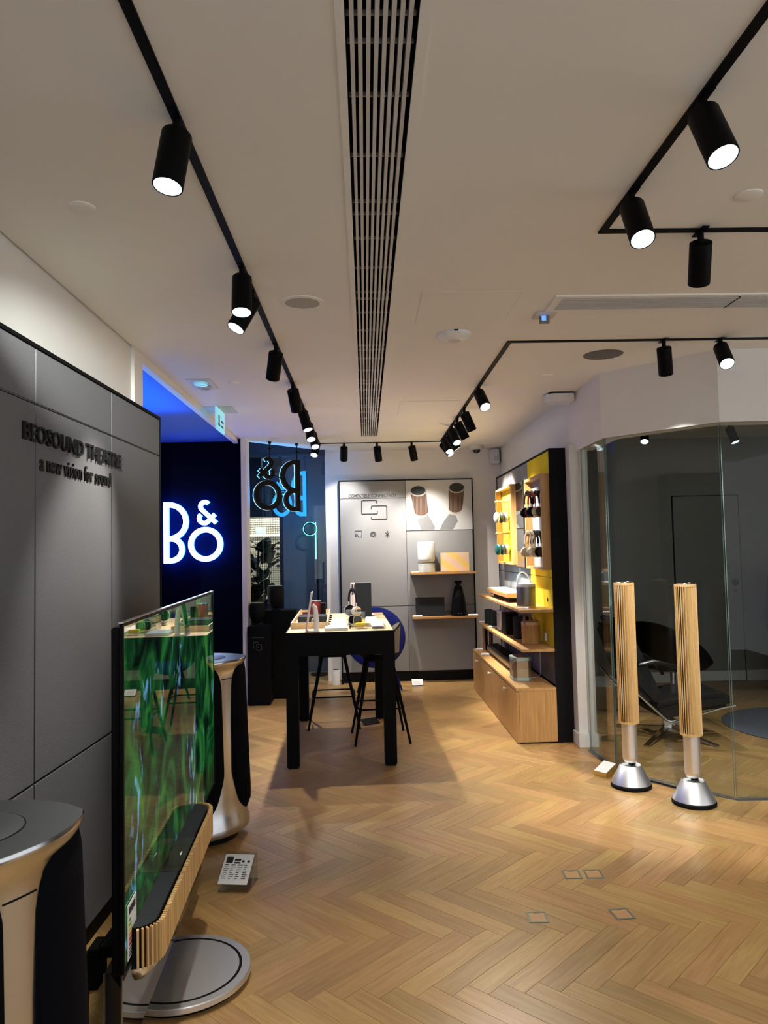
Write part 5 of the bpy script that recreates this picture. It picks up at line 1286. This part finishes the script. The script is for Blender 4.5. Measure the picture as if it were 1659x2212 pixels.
obj('strap', MB().tube([(-0.06, -0.108, 0.175), (-0.088, -0.115, 0.15), (-0.090, -0.112, 0.11), (-0.080, -0.112, 0.085), (-0.072, -0.110, 0.12)], 0.004, 6), 'tan', bl)
obj('charging_cable', MB().tube([(0.08, 0.0, 0.02), (0.10, 0.03, 0.006), (0.17, 0.06, 0.006), (0.195, 0.10, 0.03), (0.196, 0.10, 0.27)], 0.0028, 6), 'whiteplastic', bl)
price_card('white product card at the far end of the oak cabinet', 1.225, 8.18, CB, -0.3, 0.075, 0.05, 10, stand=False)
price_card('white product card before the soundbar on the oak cabinet', 1.225, 7.78, CB, -0.2, 0.085, 0.055, 10, stand=False)

# ================================================================ RIGHT SIDE
def slat_speaker(label, x, y, rz):
    t = thing('slatted_speaker', label, 'speaker', (x, y, 0), rz, 'slatted column speakers')
    obj('foot', MB().lathe([(0.121, 0), (0.127, 0.004), (0.127, 0.018), (0.122, 0.0235)], 56), 'black', t)
    obj('cone_base', MB().lathe([(0.1215, 0.0238), (0.124, 0.027), (0.0665, 0.1375), (0.064, 0.139), (0.058, 0.134)], 64), 'discalu', t)
    obj('cone_well', MB().lathe([(0.0575, 0.120), (0.0575, 0.1335)], 40), 'black', t)
    obj('neck_bracket', MB().prism([(0.010, 0.130), (0.052, 0.130), (0.044, 0.205), (0.030, 0.215), (0.022, 0.19)], -0.018, 0.018, Matrix.Rotation(PI / 2, 4, 'X')), 'black', t, 0.003)
    obj('column', MB().lathe([(0.020, 0.150), (0.038, 0.158), (0.046, 0.175), (0.0475, 0.19), (0.0475, 1.29)], 40), 'discalu', t, smooth=1.0)
    obj('core', MB().lathe([(0.049, 0.412), (0.049, 1.296)], 32), 'black', t)
    mb = MB(); n = 28
    for i in range(n):
        a = 2 * PI * i / n
        mb.box(-0.0065, -0.0022, 0.405, 0.0065, 0.0022, 1.307, Matrix.Rotation(a, 4, 'Z') @ Matrix.Translation((0.0575, 0, 0)) @ Matrix.Rotation(0.72, 4, 'Z'))
    o = obj('slats', mb, 'slat', t); o['kind'] = 'stuff'
    obj('lower_ring', MB().rings([[(r * math.cos(2 * PI * j / 48), r * math.sin(2 * PI * j / 48), z) for j in range(48)] for r, z in ((0.0625, 0.4045), (0.0625, 0.417), (0.0540, 0.417), (0.0540, 0.4045))], loop=True), 'slat', t)
    obj('upper_ring', MB().rings([[(r * math.cos(2 * PI * j / 48), r * math.sin(2 * PI * j / 48), z) for j in range(48)] for r, z in ((0.0625, 1.292), (0.0625, 1.3065), (0.0540, 1.3065), (0.0540, 1.292))], loop=True), 'slat', t)
    obj('top_plate', MB().lathe([(0.053, 1.298), (0.055, 1.308), (0.050, 1.313), (0.02, 1.314)], 40), 'steel', t)
    obj('touch_mark', MB().lathe([(0.008, 1.3145), (0.007, 1.316)], 12, Matrix.Translation((0.02, -0.02, 0))), 'whiteplastic', t)
    return t
slat_speaker('oak slatted column speaker beside the pale jamb, farther from the camera', 1.679, 4.815, 0.9)
slat_speaker('oak slatted column speaker nearer the glass joint and the camera', 1.934, 4.470, 0.9)
pk = thing('product_sign', 'small white card block with brass edge beside the slatted speaker', 'sign', (1.590, 5.06, 0), -0.95)
obj('block', MB().prism([(-0.055, 0.0), (0.055, 0.0), (0.055, 0.075), (-0.055, 0.03)][::1], -0.0, 0.10, Matrix(((0, 0, 1, -0.05), (1, 0, 0, 0), (0, 1, 0, 0), (0, 0, 0, 1)))), 'gold', pk)
obj('sheet', MB().box(-0.048, -0.060, 0, 0.048, 0.058, 0.002, Matrix.Translation((0, 0, 0.0545)) @ Matrix.Rotation(math.atan2(0.045, 0.11), 4, 'X')), 'card', pk)
cbx = thing('floor_cable', 'black cable lying along the metal floor channel', 'cable', (0, 0, 0))
obj('cable', MB().tube([(1.755, 4.885, 0.010), (1.80, 4.90, 0.010), (1.86, 4.84, 0.010), (1.93, 4.74, 0.010), (1.97, 4.66, 0.010)], 0.006, 6), 'black', cbx)

# lounge chair inside the glass room
lc = thing('lounge_chair', 'black leather swivel lounge chair with steel frame inside the glass room', 'chair', (2.42, 6.05, 0), 0.0)
def cushion(name, prof, y0, y1, r=0.03):
    return obj(name, MB().prism(prof, y0, y1, Matrix(((1, 0, 0, 0), (0, 0, 1, 0), (0, 1, 0, 0), (0, 0, 0, 1)))), 'leather', lc, r)
cushion('seat', [(-0.20, 0.30), (0.10, 0.36), (0.40, 0.38), (0.44, 0.33), (0.40, 0.27), (0.10, 0.24), (-0.05, 0.20), (-0.20, 0.22)], -0.28, 0.28, 0.035)
cushion('back', [(-0.21, 0.30), (-0.12, 0.36), (-0.36, 0.90), (-0.44, 0.93), (-0.48, 0.88), (-0.34, 0.44)], -0.27, 0.27, 0.03)
cushion('head_cushion', [(-0.38, 0.80), (-0.33, 0.82), (-0.40, 0.97), (-0.46, 0.98)], -0.24, 0.24, 0.02)
for s in (-1, 1):
    y = s * 0.30
    obj('armrest', MB().tube([(-0.33, y, 0.62), (-0.20, y, 0.64), (-0.05, y, 0.60), (0.06, y, 0.52), (0.10, y, 0.44)], [0.02, 0.03, 0.032, 0.03, 0.018], 10, flat=(1.3, 0.7)), 'leather', lc)
    obj('side_frame', MB().tube([(-0.50, y * 1.02, 0.60), (-0.36, y * 1.02, 0.42), (-0.12, y * 1.02, 0.19), (-0.05, y * 1.02, 0.175), (0.30, y * 1.02, 0.27), (0.42, y * 1.02, 0.29)], 0.009, 8), 'steel', lc)
obj('cross_bar', MB().box(-0.09, -0.30, 0.165, -0.03, 0.30, 0.19), 'steel', lc, 0.004)
obj('column', MB().box(-0.03, -0.03, 0.05, 0.03, 0.03, 0.185), 'steel', lc, 0.006)
for a in (228, 300, 48, 130):
    q = Matrix.Rotation(math.radians(a), 4, 'Z')
    obj('foot_bar', MB().rings([[(x, -w, z0), (x, w, z0), (x, w, z1), (x, -w, z1)] for x, w, z0, z1 in ((0.02, 0.028, 0.045, 0.075), (0.22, 0.024, 0.028, 0.050), (0.46, 0.020, 0.0, 0.016))], mtx=q), 'steel', lc, 0.003)
c2 = thing('shell_chair', 'black rounded shell chair behind the leather lounge chair', 'chair', (2.98, 7.25, 0), 0.5)
R = []
for i in range(19):
    a = math.radians(-110 + 220 * i / 18); k = max(0.0, math.cos(a * 0.8))
    R.append([(-0.27 * math.cos(a), 0.34 * math.sin(a), 0.36), (-0.34 * math.cos(a), 0.40 * math.sin(a), 0.42 + 0.20 * k), (-0.38 * math.cos(a), 0.36 * math.sin(a), 0.46 + 0.36 * k), (-0.35 * math.cos(a), 0.34 * math.sin(a), 0.46 + 0.36 * k), (-0.31 * math.cos(a), 0.36 * math.sin(a), 0.44 + 0.20 * k), (-0.24 * math.cos(a), 0.30 * math.sin(a), 0.39)])
obj('shell', MB().rings(R), 'leather', c2, smooth=1.0)
obj('seat', MB().lathe([(0.20, 0.33), (0.30, 0.36), (0.31, 0.40), (0.24, 0.43)], 32), 'leather', c2, smooth=1.0)
obj('column', MB().cyl((0, 0, 0.03), (0, 0, 0.33), 0.028, n=16), 'steel', c2)
for a in (45, 135, 225, 315): obj('foot_bar', MB().box(0.02, -0.018, 0.0, 0.32, 0.018, 0.025, Matrix.Rotation(math.radians(a), 4, 'Z')), 'steel', c2, 0.004)
rg = thing('round_rug', 'round blue-grey rug on the parquet behind the glass', 'rug', (3.74, 6.22, 0))
obj('pile', MB().lathe([(0.71, 0.0005), (0.715, 0.006), (0.70, 0.012)], 72), 'rug', rg)
bf = thing('angular_speaker', 'tall black angular speaker at the far side of the glass room', 'speaker', (4.42, 7.45, 0), 0.2)
pr = lambda s: [(s * x, s * y) for x, y in ((-0.36, -0.08), (-0.12, -0.34), (0.16, -0.34), (0.36, -0.06), (0.28, 0.25), (-0.24, 0.25))]
obj('body', MB().rings([[(x, y, z) for x, y in pr(s)] for s, z in ((0.45, 0.02), (0.62, 0.06), (1.0, 0.72), (1.02, 0.80), (0.86, 1.25), (0.55, 1.30))]), 'blacksatin', bf)
obj('base', MB().prism(pr(0.5), 0, 0.0195), 'black', bf)
obj('trim_edge', MB().tube([(-0.225, -0.05, 0.06), (-0.365, -0.082, 0.72)], 0.006, 6), 'alu', bf)
